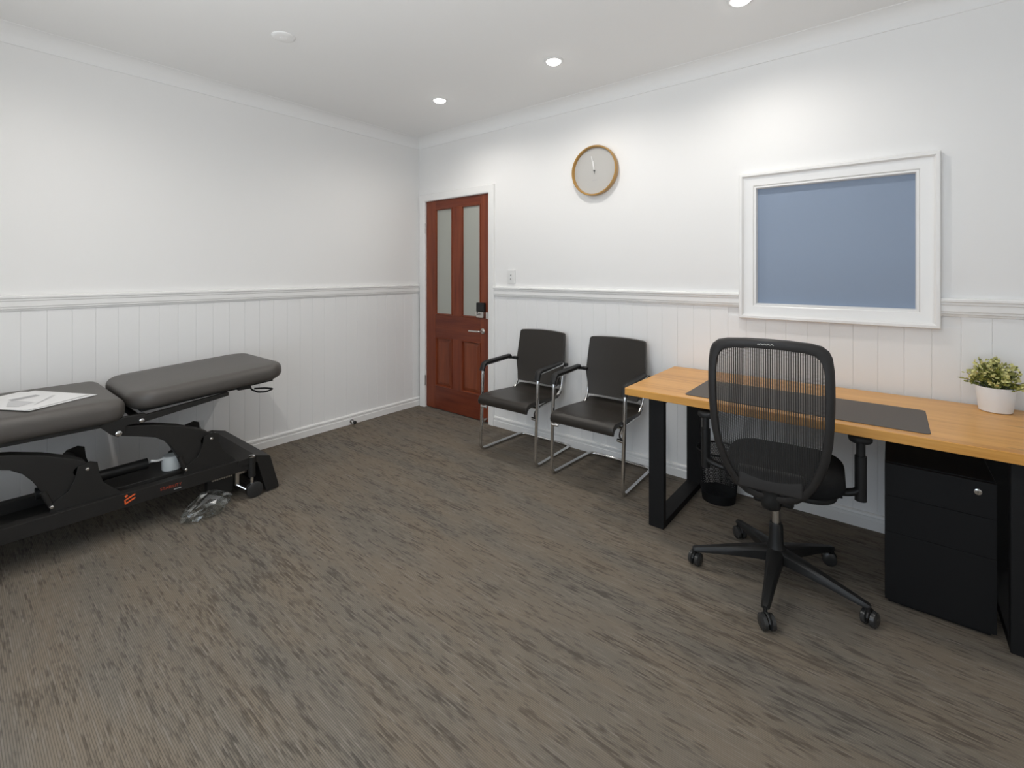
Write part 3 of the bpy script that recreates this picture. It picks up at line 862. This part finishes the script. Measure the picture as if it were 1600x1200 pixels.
        MB().tube([(s * (hw - 0.015), 0.325, 0.664), (s * 0.245, 0.398, 0.657)], 0.009, 10).build('arm_joint', 'plastic', t, smooth=40)
    return t
c1 = visitor_chair()
c1.location = (-2.172, 2.611, 0)
tag(c1, 'black leatherette visitor chair with chrome sled frame next to the door', 'chair', 'black visitor chairs against the wall')
c2 = copy_tree(c1)
c2.location = (-1.512, 2.598, 0)
tag(c2, 'black leatherette visitor chair with chrome sled frame next to the desk', 'chair', 'black visitor chairs against the wall')

# ================================================================== OFFICE CHAIR
HB = Vector((-0.396, 2.338, 0))
oc = thing('office_chair', 'black mesh-back office chair on a five-star base at the desk', 'chair', HB, R(5.0))
BR = -86.5 - 5.0
for k in range(5):
    a = R(BR + 72 * k); d = Vector((math.cos(a), math.sin(a), 0)); s = Vector((-d.y, d.x, 0))
    m_ = MB(); vs = []; fs = []
    st_ = [(0.02, 0.034, 0.150, 0.098), (0.09, 0.029, 0.140, 0.095), (0.20, 0.022, 0.118, 0.086), (0.31, 0.017, 0.094, 0.074), (0.338, 0.015, 0.088, 0.074), (0.345, 0.010, 0.084, 0.076)]
    for (r, wv, zt, zl) in st_:
        for (u, z) in ((-wv, zl), (-wv, zt - 0.010), (-wv * 0.6, zt), (wv * 0.6, zt), (wv, zt - 0.010), (wv, zl)):
            p = d * r + s * u; vs.append((p.x, p.y, z))
    for i in range(len(st_) - 1):
        for q in range(6):
            q2 = (q + 1) % 6
            fs.append((i * 6 + q, i * 6 + q2, (i + 1) * 6 + q2, (i + 1) * 6 + q))
    fs.append(tuple(range(6))); fs.append(tuple((len(st_) - 1) * 6 + q for q in range(5, -1, -1)))
    m_.add(vs, fs)
    lg = m_.build('base_leg', 'plastic', oc, smooth=40)
    # twin-wheel caster
    ca = a + R(35 + 50 * k); dd = Vector((math.cos(ca), math.sin(ca), 0)); ss = Vector((-dd.y, dd.x, 0))
    cc = d * 0.338 + dd * 0.012
    w_ = MB()
    for sg in (-1, 1):
        pth = [cc + ss * (sg * 0.006), cc + ss * (sg * 0.009), cc + ss * (sg * 0.022), cc + ss * (sg * 0.027)]
        pth = [(p.x, p.y, 0.030) for p in pth]
        w_.tube(pth, [0.026, 0.030, 0.029, 0.019], 20)
    cs = w_.build('caster', 'wheel', oc, smooth=45)
    h_ = MB()
    h_.tube([(d.x * 0.338, d.y * 0.338, 0.046), (d.x * 0.338, d.y * 0.338, 0.078)], 0.008, 10)
    arc = []
    for q in range(7):
        an = R(15 + 150 * q / 6)
        p = cc + dd * (math.cos(an) * 0.027); arc.append((p.x, p.y, 0.030 + math.sin(an) * 0.031))
    h_.tube(arc, 0.0055, 8)
    h_.build('caster_hood', 'plastic', cs, smooth=45)
MB().lathe([(0, 0.085), (0.040, 0.085), (0.042, 0.110), (0.036, 0.150), (0.030, 0.165), (0.027, 0.245), (0.024, 0.255), (0, 0.255)], n=28).build('gas_sleeve', 'plastic', oc, smooth=40)
MB().lathe([(0, 0.25), (0.0165, 0.25), (0.0165, 0.40), (0, 0.40)], n=24).build('gas_lift', 'steel', oc, smooth=40)
MB().box(-0.075, 0.075, -0.14, 0.12, 0.385, 0.440).build('tilt_mechanism', 'plastic', oc, bevel=0.012, seg=3)
MB().tube(fillet([(0.06, 0.05, 0.41), (0.20, 0.05, 0.41), (0.24, 0.06, 0.405)], 0.02), 0.006, 8).build('lever', 'plastic', oc, smooth=40)
MB().pad(-0.205, 0.250, -0.190, 0.250, 0.458, 0.540, 0.12, 0.038, crown=0.008).build('seat', 'fabric', oc, smooth=50)
MB().pad(-0.180, 0.222, -0.165, 0.222, 0.437, 0.460, 0.10, 0.008).build('seat_pan', 'plastic', oc, smooth=50)

# backrest
def by(z):                       # depth of the backrest at height z
    t_ = (z - 0.47) / 0.63
    return -0.262 - 0.115 * t_ - 0.035 * math.sin(PI * t_) + 0.05 * max(0, 0.35 - t_)
def halfw(z):
    tab = [(0.440, 0.0), (0.443, 0.050), (0.455, 0.090), (0.490, 0.128), (0.54, 0.157), (0.60, 0.180), (0.66, 0.196), (0.73, 0.206), (0.80, 0.210), (0.90, 0.213), (1.00, 0.211),
           (1.05, 0.205), (1.075, 0.194), (1.092, 0.174), (1.101, 0.140), (1.107, 0.07), (1.1085, 0.0)]
    for (a, b), (c_, d_) in zip(tab, tab[1:]):
        if a <= z <= c_: return b + (d_ - b) * (z - a) / (c_ - a)
    return 0
def bow(x):                      # sideways curvature: edges come forward
    return 0.030 * (x / 0.21) ** 2
KEY = [(0.440, 0.0), (0.443, 0.050), (0.455, 0.090), (0.490, 0.128), (0.54, 0.157), (0.60, 0.180), (0.66, 0.196), (0.73, 0.206), (0.80, 0.210), (0.85, 0.212), (0.90, 0.213), (0.95, 0.2125), (1.00, 0.211),
       (1.05, 0.205), (1.075, 0.194), (1.092, 0.174), (1.101, 0.140), (1.107, 0.07)]
loop = [(wv, z) for z, wv in KEY] + [(0.0, 1.1085)] + [(-wv, z) for z, wv in reversed(KEY[1:])]
cen = (0.0, 0.80)
def ring_at(ins_side, ins_top, ins_bot):
    res = []
    for x_, z_ in loop:
        kx = (0.213 - ins_side) / 0.213
        if z_ >= 0.80: kz = (0.3085 - ins_top) / 0.3085
        else: kz = (0.360 - ins_bot) / 0.360
        res.append((x_ * kx, 0.80 + (z_ - 0.80) * kz))
    return res
prof_rings = [((0.030, 0.038, 0.036), 0.000), ((0.028, 0.036, 0.034), -0.010), ((0.018, 0.020, 0.022), -0.016), ((0.006, 0.006, 0.006), -0.014), ((0.0, 0.0, 0.0), -0.004),
              ((0.0, 0.0, 0.0), 0.012), ((0.006, 0.006, 0.006), 0.020), ((0.022, 0.024, 0.026), 0.018), ((0.030, 0.038, 0.036), 0.010)]
vs = []; fs = []; nl = len(loop)
for ins, dy in prof_rings:
    for x_, z_ in ring_at(*ins):
        vs.append((x_, by(z_) + bow(x_) + dy, z_))
npf = len(prof_rings)
for i in range(npf):
    j = (i + 1) % npf
    for k in range(nl):
        k2 = (k + 1) % nl
        fs.append((i * nl + k, i * nl + k2, j * nl + k2, j * nl + k))
bf = MB().add(vs, fs).build('back_frame', 'chair_frame', oc, smooth=50)
# woven mesh: flat yarns following the curved back
inner = ring_at(0.027, 0.034, 0.032)
def mesh_span_x(z):
    xs = []
    for (xa, za_), (xb, zb_) in zip(inner, inner[1:] + inner[:1]):
        if (za_ - z) * (zb_ - z) <= 0 and za_ != zb_:
            xs.append(xa + (xb - xa) * (z - za_) / (zb_ - za_))
    return (min(xs), max(xs)) if len(xs) >= 2 else None
def mesh_span_z(x_):
    zs_ = []
    for (xa, za_), (xb, zb_) in zip(inner, inner[1:] + inner[:1]):
        if (xa - x_) * (xb - x_) <= 0 and xa != xb:
            zs_.append(za_ + (zb_ - za_) * (x_ - xa) / (xb - xa))
    return (min(zs_), max(zs_)) if len(zs_) >= 2 else None
mb = MB()
nv = 50
for i in range(nv):
    x_ = -0.182 + 0.364 * i / (nv - 1)
    sp = mesh_span_z(x_)
    if not sp: continue
    z0_, z1_ = sp; hw_ = 0.0018; vs = []; fs = []; ns = 26
    for k in range(ns + 1):
        z = z0_ + (z1_ - z0_) * k / ns; yv = by(z) + bow(x_)
        vs += [(x_ - hw_, yv, z), (x_ + hw_, yv, z)]
    fs = [(2 * k, 2 * k + 1, 2 * k + 3, 2 * k + 2) for k in range(ns)]
    mb.add(vs, fs)
z = 0.482
while z < 1.072:
    sp = mesh_span_x(z)
    if sp:
        a, b = sp; vs = []; ns = 14
        hz_ = 0.0010
        for k in range(ns + 1):
            x_ = a + (b - a) * k / ns
            vs += [(x_, by(z) + bow(x_) + 0.0006, z - hz_), (x_, by(z) + bow(x_) + 0.0006, z + hz_)]
        mb.add(vs, [(2 * k, 2 * k + 1, 2 * k + 3, 2 * k + 2) for k in range(ns)])
    z += 0.0046
mo = mb.build('mesh_weave', 'mesh', oc); mo['kind'] = 'stuff'; mo['label'] = 'see-through black mesh'
# small silver lettering on the top rail (too small to read)
lt = MB()
xs = [-0.024 + 0.006 * k for k in range(9)]
pts = []
for k, x_ in enumerate(xs):
    zz = 1.0895 + (0.0022 if k % 2 else -0.0018)
    pts.append((x_, by(1.089) + bow(x_) - 0.0168, zz))
lt.tube(pts, 0.0011, 5)
lt.tube([(-0.030, by(1.089) - 0.0165, 1.0885), (-0.024, by(1.089) - 0.0168, 1.090)], 0.0011, 5)
lt.build('lettering', 'silver_print', bf)
# lower back carrier and spine down to the mechanism
sp_ = fillet([(0, -0.10, 0.415), (0, -0.245, 0.415), (0, by(0.50) + 0.012, 0.48), (0, by(0.53) + 0.016, 0.53)], 0.05, 6)
MB().tube(sp_, 0.034, 12, flat=0.45).build('spine', 'plastic', oc, smooth=45)
MB().pad(-0.115, 0.115, by(0.53) - 0.002, by(0.53) + 0.030, 0.488, 0.575, 0.012, 0.010).build('back_carrier', 'chair_frame', oc, smooth=45)
for s in (-1, 1):
    X_ = s * 0.302
    ap = MB().tube(fillet([(s * 0.09, 0.045, 0.425), (s * 0.24, 0.045, 0.432), (X_, 0.045, 0.452), (X_, 0.045, 0.53)], 0.05, 7), [0.019] * 2 + [0.021] * 50 if False else 0.020, 12, flat=0.75).build('arm_bracket', 'plastic', oc, smooth=45)
    MB().tube([(X_, 0.045, 0.415), (X_, 0.045, 0.600)], 0.021, 14).build('arm_sleeve', 'plastic', oc, smooth=45)
    MB().tube([(X_, 0.045, 0.59), (X_, 0.045, 0.655)], 0.016, 12).build('arm_post', 'plastic', oc, smooth=45)
    MB().pad(X_ - 0.042, X_ + 0.042, 0.028, 0.245, 0.648, 0.682, 0.040, 0.015).build('arm_pad', 'rubber', oc, smooth=45)

# ================================================================== TREATMENT COUCH
CO = Vector((-3.35, 0.35, 0))
cu = thing('treatment_couch', 'black padded treatment couch on a low steel lifting frame along the wall', 'couch', CO)
CX0, CX1 = -3.70, -3.00
MB(CO).pad(CX0, CX1, -0.66, 0.612, 0.603, 0.718, 0.075, 0.045, crown=0.004).build('main_cushion', 'vinyl', cu, smooth=50)
MB(CO).box(CX0 + 0.03, CX1 - 0.035, -0.62, 0.58, 0.588, 0.606).build('cushion_board', 'couch_metal', cu)
TH = R(3.7)
piv = Vector((0, 0.66, 0.632))
def tilt(p):
    dy, dz = p.y - piv.y, p.z - piv.z
    return Vector((p.x, piv.y + dy * math.cos(TH) - dz * math.sin(TH), piv.z + dy * math.sin(TH) + dz * math.cos(TH)))
MB(CO).pad(CX0, CX1 - 0.02, 0.628, 1.435, 0.632, 0.730, 0.125, 0.040, xf=tilt, crown=0.006, nc=10).build('head_cushion', 'vinyl', cu, smooth=50)
def tpt(x, y, z): return tilt(Vector((x, y, z)))
# head section carrier: flat board, side rails
m_ = MB(CO); a = [tpt(x, y, z) for z in (0.618, 0.634) for y in (0.68, 1.36) for x in (-3.66, -3.08)]
m_.add(a, [(0, 2, 3, 1), (4, 5, 7, 6), (0, 1, 5, 4), (2, 6, 7, 3), (0, 4, 6, 2), (1, 3, 7, 5)]).build('head_board', 'couch_metal', cu)
for X_ in (-3.06, -3.60):
    m_ = MB(CO)
    a = [(X_ + dx, y, z) for dx in (0, 0.03) for (y, z) in ((0.655, 0.572), (1.085, 0.632), (1.085, 0.652), (0.655, 0.606))]
    m_.add(a, [(0, 1, 2, 3), (7, 6, 5, 4), (0, 4, 5, 1), (1, 5, 6, 2), (2, 6, 7, 3), (3, 7, 4, 0)])
    m_.build('head_rail', 'couch_metal', cu, bevel=0.002)
MB(CO).tube([(-3.055, 0.672, 0.588), (-3.62, 0.672, 0.588)], 0.016, 14).build('hinge_pin', 'couch_metal', cu, smooth=40)
def bolt(X_, y, z, r=0.011):
    MB(CO).lathe([(0, 0.008), (r * 0.55, 0.008), (r * 0.9, 0.005), (r, 0.0)], (X_, y, z), 'x', 14).build('bolt', 'chrome', cu, smooth=40)
bolt(-3.028, 0.672, 0.588, 0.012)
# release lever and bracket under the head end
m_ = MB(CO).tube(fillet([(-3.10, 1.08, 0.648), (-3.10, 1.16, 0.652), (-3.10, 1.20, 0.668)], 0.02), 0.009, 8)
m_.box(-3.125, -3.075, 1.155, 1.225, 0.640, 0.672)
m_.build('lever_bracket', 'couch_metal', cu, smooth=40)
MB(CO).tube(fillet([(-3.10, 1.225, 0.672), (-3.10, 1.235, 0.628), (-3.04, 1.250, 0.618), (-2.985, 1.275, 0.624), (-2.995, 1.325, 0.632), (-3.06, 1.305, 0.630), (-3.09, 1.25, 0.632)], 0.018, 5), 0.005, 8).build('release_lever', 'black_metal', cu, smooth=40)
# hinge brackets below the main cushion
for X_ in (-3.06, -3.40):
    MB(CO).prism([(0.500, 0.600), (0.548, 0.545), (0.578, 0.524), (0.602, 0.540), (0.612, 0.575), (0.690, 0.575), (0.690, 0.620), (0.60, 0.620)], 'x', X_, X_ + 0.028).build('hinge_bracket', 'couch_metal', cu, bevel=0.003)
bolt(-3.030, 0.579, 0.544, 0.015)
# lifting arms
ARM = [(0.560, 0.546), (0.572, 0.566), (0.612, 0.572), (0.740, 0.545), (0.843, 0.512), (0.940, 0.468), (0.985, 0.440), (0.998, 0.405), (0.978, 0.365), (0.93, 0.305), (0.885, 0.272), (0.862, 0.285),
       (0.826, 0.365), (0.806, 0.405), (0.776, 0.447), (0.735, 0.478), (0.66, 0.505), (0.590, 0.526), (0.566, 0.532)]
BRK = [(0.860, 0.240), (0.873, 0.285), (0.925, 0.320), (0.950, 0.380), (0.958, 0.425), (1.004, 0.437), (1.030, 0.425), (1.036, 0.370), (1.052, 0.320), (1.105, 0.262), (1.125, 0.240)]
for off in (0.0, -0.532):
    for X_ in (-3.085, -3.36):
        if X_ > -3.2:
            MB(CO).prism([(y + off, z) for y, z in ARM], 'x', X_ - 0.025, X_ + 0.045).build('lifting_arm', 'couch_metal', cu, bevel=0.004)
        MB(CO).prism([(y + off, z) for y, z in BRK], 'x', X_ + 0.048 if X_ > -3.2 else X_, X_ + 0.060 if X_ > -3.2 else X_ + 0.012).build('pivot_bracket', 'couch_metal', cu, bevel=0.001)
    if True:
        bolt(-3.024, 0.992 + off, 0.405, 0.010)
        MB(CO).tube([(-3.355, 0.965 + off, 0.40), (-3.04, 0.965 + off, 0.40)], 0.022, 14).build('arm_axle', 'couch_metal', cu, smooth=40)
        MB(CO).tube([(-3.04, 0.790 + off + 0.05, 0.345), (-3.04, 0.868 + off, 0.268)], 0.012, 10).build('link_rod', 'couch_metal', cu, smooth=40)
        bolt(-3.026, 0.868 + off, 0.268, 0.010)
MB(CO).tube([(-3.38, 0.579, 0.546), (-3.06, 0.579, 0.546)], 0.018, 14).build('upper_axle', 'couch_metal', cu, smooth=40)
MB(CO).tube([(-3.38, 0.047, 0.546), (-3.06, 0.047, 0.546)], 0.018, 14).build('upper_axle', 'couch_metal', cu, smooth=40)
for X_ in (-3.06, -3.40):
    MB(CO).prism([(-0.03, 0.600), (0.016, 0.545), (0.046, 0.524), (0.070, 0.540), (0.082, 0.600)], 'x', X_, X_ + 0.028).build('hinge_bracket', 'couch_metal', cu, bevel=0.003)
# base beams
nb = MB(CO).box(-3.055, -3.0, -0.70, 1.185, 0.172, 0.242).build('base_beam', 'couch_metal', cu, bevel=0.002)
MB(CO).box(-3.37, -3.32, -0.70, 1.185, 0.172, 0.242).build('base_beam', 'couch_metal', cu, bevel=0.002)
MB(CO).box(-3.32, -3.055, -0.70, 1.15, 0.176, 0.190).build('shade_sheet', 'couch_metal', cu)  # dark sheet added between the beams, standing in for the shaded floor
MB(CO).box(-3.30, -3.075, 0.50, 0.86, 0.188, 0.255).build('motor_tray', 'couch_metal', cu, bevel=0.003)
MB(CO).tube([(-3.22, 0.30, 0.285), (-3.22, 0.74, 0.295)], 0.028, 16).build('actuator', 'plastic', cu, smooth=40)
MB(CO).lathe([(0, -0.03), (0.046, -0.03), (0.047, 0.035), (0.040, 0.045), (0, 0.045)], (-3.15, 0.835, 0.285), 'z', 24).build('motor_cap', 'grey_plastic', cu, smooth=40, label='pale grey plastic motor cap')
MB(CO).tube(fillet([(-3.14, 0.795, 0.322), (-3.13, 0.76, 0.322), (-3.13, 0.735, 0.332)], 0.02), 0.006, 8).build('cap_strap', 'white_plastic', cu, smooth=40)
# end cross foot with sloping plate
END = [(1.125, 0.242), (1.215, 0.252), (1.300, 0.226), (1.306, 0.214), (1.358, 0.018), (1.350, 0.010), (1.285, 0.010), (1.278, 0.020), (1.228, 0.205), (1.125, 0.205)]
MB(CO).prism(END, 'x', -3.70, -2.990).build('end_foot', 'couch_metal', cu, bevel=0.003)
MB(CO).prism([(-(y - 1.35) - 0.86, z) for y, z in END], 'x', -3.70, -2.990).build('end_foot', 'couch_metal', cu, bevel=0.003)
for X_ in (-3.02, -3.67):
    MB(CO).lathe([(0, 0.0), (0.017, 0.0), (0.018, 0.010), (0.010, 0.014), (0, 0.014)], (X_, 1.318, 0), 'z', 16).build('glide', 'steel', cu, smooth=40)
    MB(CO).lathe([(0, 0.0), (0.017, 0.0), (0.018, 0.010), (0.010, 0.014), (0, 0.014)], (X_, -0.828, 0), 'z', 16).build('glide', 'steel', cu, smooth=40)
MB(CO).box(-3.36, -3.33, 1.06, 1.14, 0.243, 0.275).build('plate_bracket', 'couch_metal', cu, bevel=0.003)
MB(CO).box(-3.20, -3.17, 0.98, 1.06, 0.243, 0.285).build('plate_bracket', 'couch_metal', cu, bevel=0.003)
# adjusting posts with casters at the head end
for X_ in (-2.995, -3.62):
    ps = MB(CO).tube([(X_, 1.198, 0.130), (X_, 1.198, 0.246)], 0.020, 16).build('caster_post', 'couch_metal', cu, smooth=40)
    MB(CO).lathe([(0, 0.246), (0.018, 0.246), (0.018, 0.252), (0.011, 0.256), (0, 0.256)], (X_, 1.198, 0), 'z', 16).build('post_cap', 'chrome', ps, smooth=40)
    MB(CO).tube([(X_, 1.198, 0.075), (X_, 1.198, 0.135)], 0.010, 12).build('caster_stem', 'chrome', ps, smooth=40)
    MB(CO).tube([(X_ - 0.018, 1.212, 0.046), (X_ - 0.014, 1.212, 0.046), (X_ + 0.014, 1.212, 0.046), (X_ + 0.018, 1.212, 0.046)], [0.038, 0.046, 0.046, 0.038], 24).build('caster', 'wheel', cu, smooth=40)
# wheel lifting linkage under the beam
MB(CO).box(-3.10, -3.05, 0.98, 1.115, 0.055, 0.172).build('linkage_box', 'couch_metal', cu, bevel=0.004)
lk = MB(CO).box(-3.048, -3.030, 1.120, 1.185, 0.148, 0.172).build('linkage_plate', 'steel', cu, bevel=0.002)
MB(CO).box(-3.048, -3.030, 1.120, 1.142, 0.085, 0.150).build('linkage_arm', 'steel', lk, bevel=0.002)
MB(CO).tube([(-3.03, 1.128, 0.092), (-2.995, 1.165, 0.062)], 0.006, 8).build('linkage_pin', 'chrome', lk, smooth=40)
mb = MB(CO)
for k in range(9): mb.box(-3.047, -3.036, 1.000 + k * 0.012, 1.008 + k * 0.012, 0.150, 0.171)
mb.box(-3.047, -3.036, 0.995, 1.112, 0.160, 0.172)
mb.build('rack_gear', 'steel', cu)
# print on the beam: mark and lettering
mb = MB(CO)
def strip(pts, wv):
    for (ya, za_), (yb_, zb_) in zip(pts, pts[1:]):
        d = Vector((0, yb_ - ya, zb_ - za_)); L_ = d.length; d.normalize(); n = Vector((0, -d.z, d.y))
        mb.obox((-2.9994, (ya + yb_) / 2, (za_ + zb_) / 2), (1, 0, 0), d, n, 0.0005, L_ / 2 + wv * 0.4, wv)
strip([(0.598, 0.208), (0.638, 0.226)], 0.0034)
strip([(0.600, 0.190), (0.638, 0.208)], 0.0034)
strip([(0.598, 0.208), (0.600, 0.190)], 0.0030)
strip([(0.600, 0.226), (0.607, 0.230)], 0.0048)
mb.build('orange_mark', 'orange', cu, label='orange slanted-bar mark')
tm = text_mesh('STABILITY', 0.0215, 'orange_dim')
part(tm, 'lettering', cu, Vector((-2.9990, 0.792, 0.209)) - CO, (R(90), 0, R(90)))
MB(CO).box(-2.9998, -2.9990, 0.805, 0.838, 0.188, 0.192).build('small_lettering', 'grey_print', cu)

# paper on the couch
PA = Vector((-3.06, 0.262, 0.7235))
pp = thing('brochure', 'white printed leaflet lying on the couch cushion', 'leaflet', PA)
e1 = Vector((-0.130, 0.250, 0)).normalized(); e2 = Vector((-e1.y, e1.x, 0))
def sheet(name, m, a0, a1, b0, b1, z, rot=0.0, par=pp, lift=0.0):
    ca_, sa_ = math.cos(rot), math.sin(rot); u = e1 * ca_ + e2 * sa_; v = -e1 * sa_ + e2 * ca_
    n = 10; vs = []; fs = []
    for zz in (z, z + 0.0006):
        for i in range(n + 1):
            for j in range(3):
                a = a0 + (a1 - a0) * i / n; b = b0 + (b1 - b0) * j / 2
                p = u * a + v * b
                vs.append((p.x, p.y, zz + lift * (abs(i / n - 0.5) * 2) ** 2))
    m1 = (n + 1) * 3
    for i in range(n):
        for j in range(2):
            q = (i * 3 + j, i * 3 + j + 1, i * 3 + j + 4, i * 3 + j + 3)
            fs += [q[::-1], tuple(k + m1 for k in q)]
    for i in range(n):
        fs += [(i * 3, (i + 1) * 3, m1 + (i + 1) * 3, m1 + i * 3), (i * 3 + 2, m1 + i * 3 + 2, m1 + (i + 1) * 3 + 2, (i + 1) * 3 + 2)]
    for b_ in (0, n * 3):
        fs += [(b_, b_ + 1, m1 + b_ + 1, m1 + b_), (b_ + 1, b_ + 2, m1 + b_ + 2, m1 + b_ + 1)]
    return MB().add(vs, fs).build(name, m, par)
sheet('back_sheet', 'paper2', 0, 0.297, 0, 0.42, 0.0, 0.0)
top = sheet('front_sheet', 'paper', 0.0, 0.290, 0.012, 0.425, 0.0022, R(5), lift=0.001)
def ink(pts, m):
    vs = []
    for a, b in pts:
        ca_, sa_ = math.cos(R(5)), math.sin(R(5)); p = (e1 * ca_ + e2 * sa_) * a + (-e1 * sa_ + e2 * ca_) * b
        vs.append((p.x, p.y, 0.0041))
    vs2 = [(x, y, z + 0.0002) for x, y, z in vs]; n = len(pts)
    MB().add(vs + vs2, [tuple(range(n)), tuple(range(2 * n - 1, n - 1, -1))] + [(i, (i + 1) % n, n + (i + 1) % n, n + i) for i in range(n)]).build('printed_couch', m, top)
ink([(0.13, 0.26), (0.235, 0.235), (0.245, 0.275), (0.145, 0.30)], 'ink')
ink([(0.045, 0.11), (0.125, 0.13), (0.14, 0.26), (0.115, 0.26), (0.04, 0.17)], 'ink2')
ink([(0.085, 0.08), (0.10, 0.08), (0.25, 0.165), (0.245, 0.18)], 'ink2')

# ================================================================== CRUMPLED PLASTIC BAG
bg_o = Vector((-2.955, 0.945, 0))
bm = bmesh.new()
bmesh.ops.create_icosphere(bm, subdivisions=3, radius=1.0)
for v in bm.verts:
    p = v.co.copy()
    n1 = 1 - abs(noise.noise(p * 1.5 + Vector((3, 1, 7)))) * 2
    n2 = 1 - abs(noise.noise(p * 2.9 + Vector((9, 4, 2)))) * 2
    n3 = 1 - abs(noise.noise(p * 5.2 + Vector((1, 8, 5)))) * 2
    r = 0.66 + 0.18 * n1 + 0.16 * n2 + random.uniform(-0.09, 0.09)
    q = p * r
    x_, y_, z_ = q.x * 0.070, q.y * 0.140, q.z * 0.085
    z_ = max(z_ + 0.062, 0.002 + 0.006 * (n2 + 1) * 0.5)
    if y_ < -0.02: z_ *= max(0.35, 1 + (y_ + 0.02) * 4.5)
    v.co = (x_, y_, z_)
me = bpy.data.meshes.new('plastic_bag'); bm.to_mesh(me); bm.free()
me.materials.append(M['film'])
ob = bpy.data.objects.new('plastic_bag', me); COL.objects.link(ob)
ob.location = bg_o
tag(ob, 'crumpled clear plastic bag on the carpet beside the couch base', 'bag')
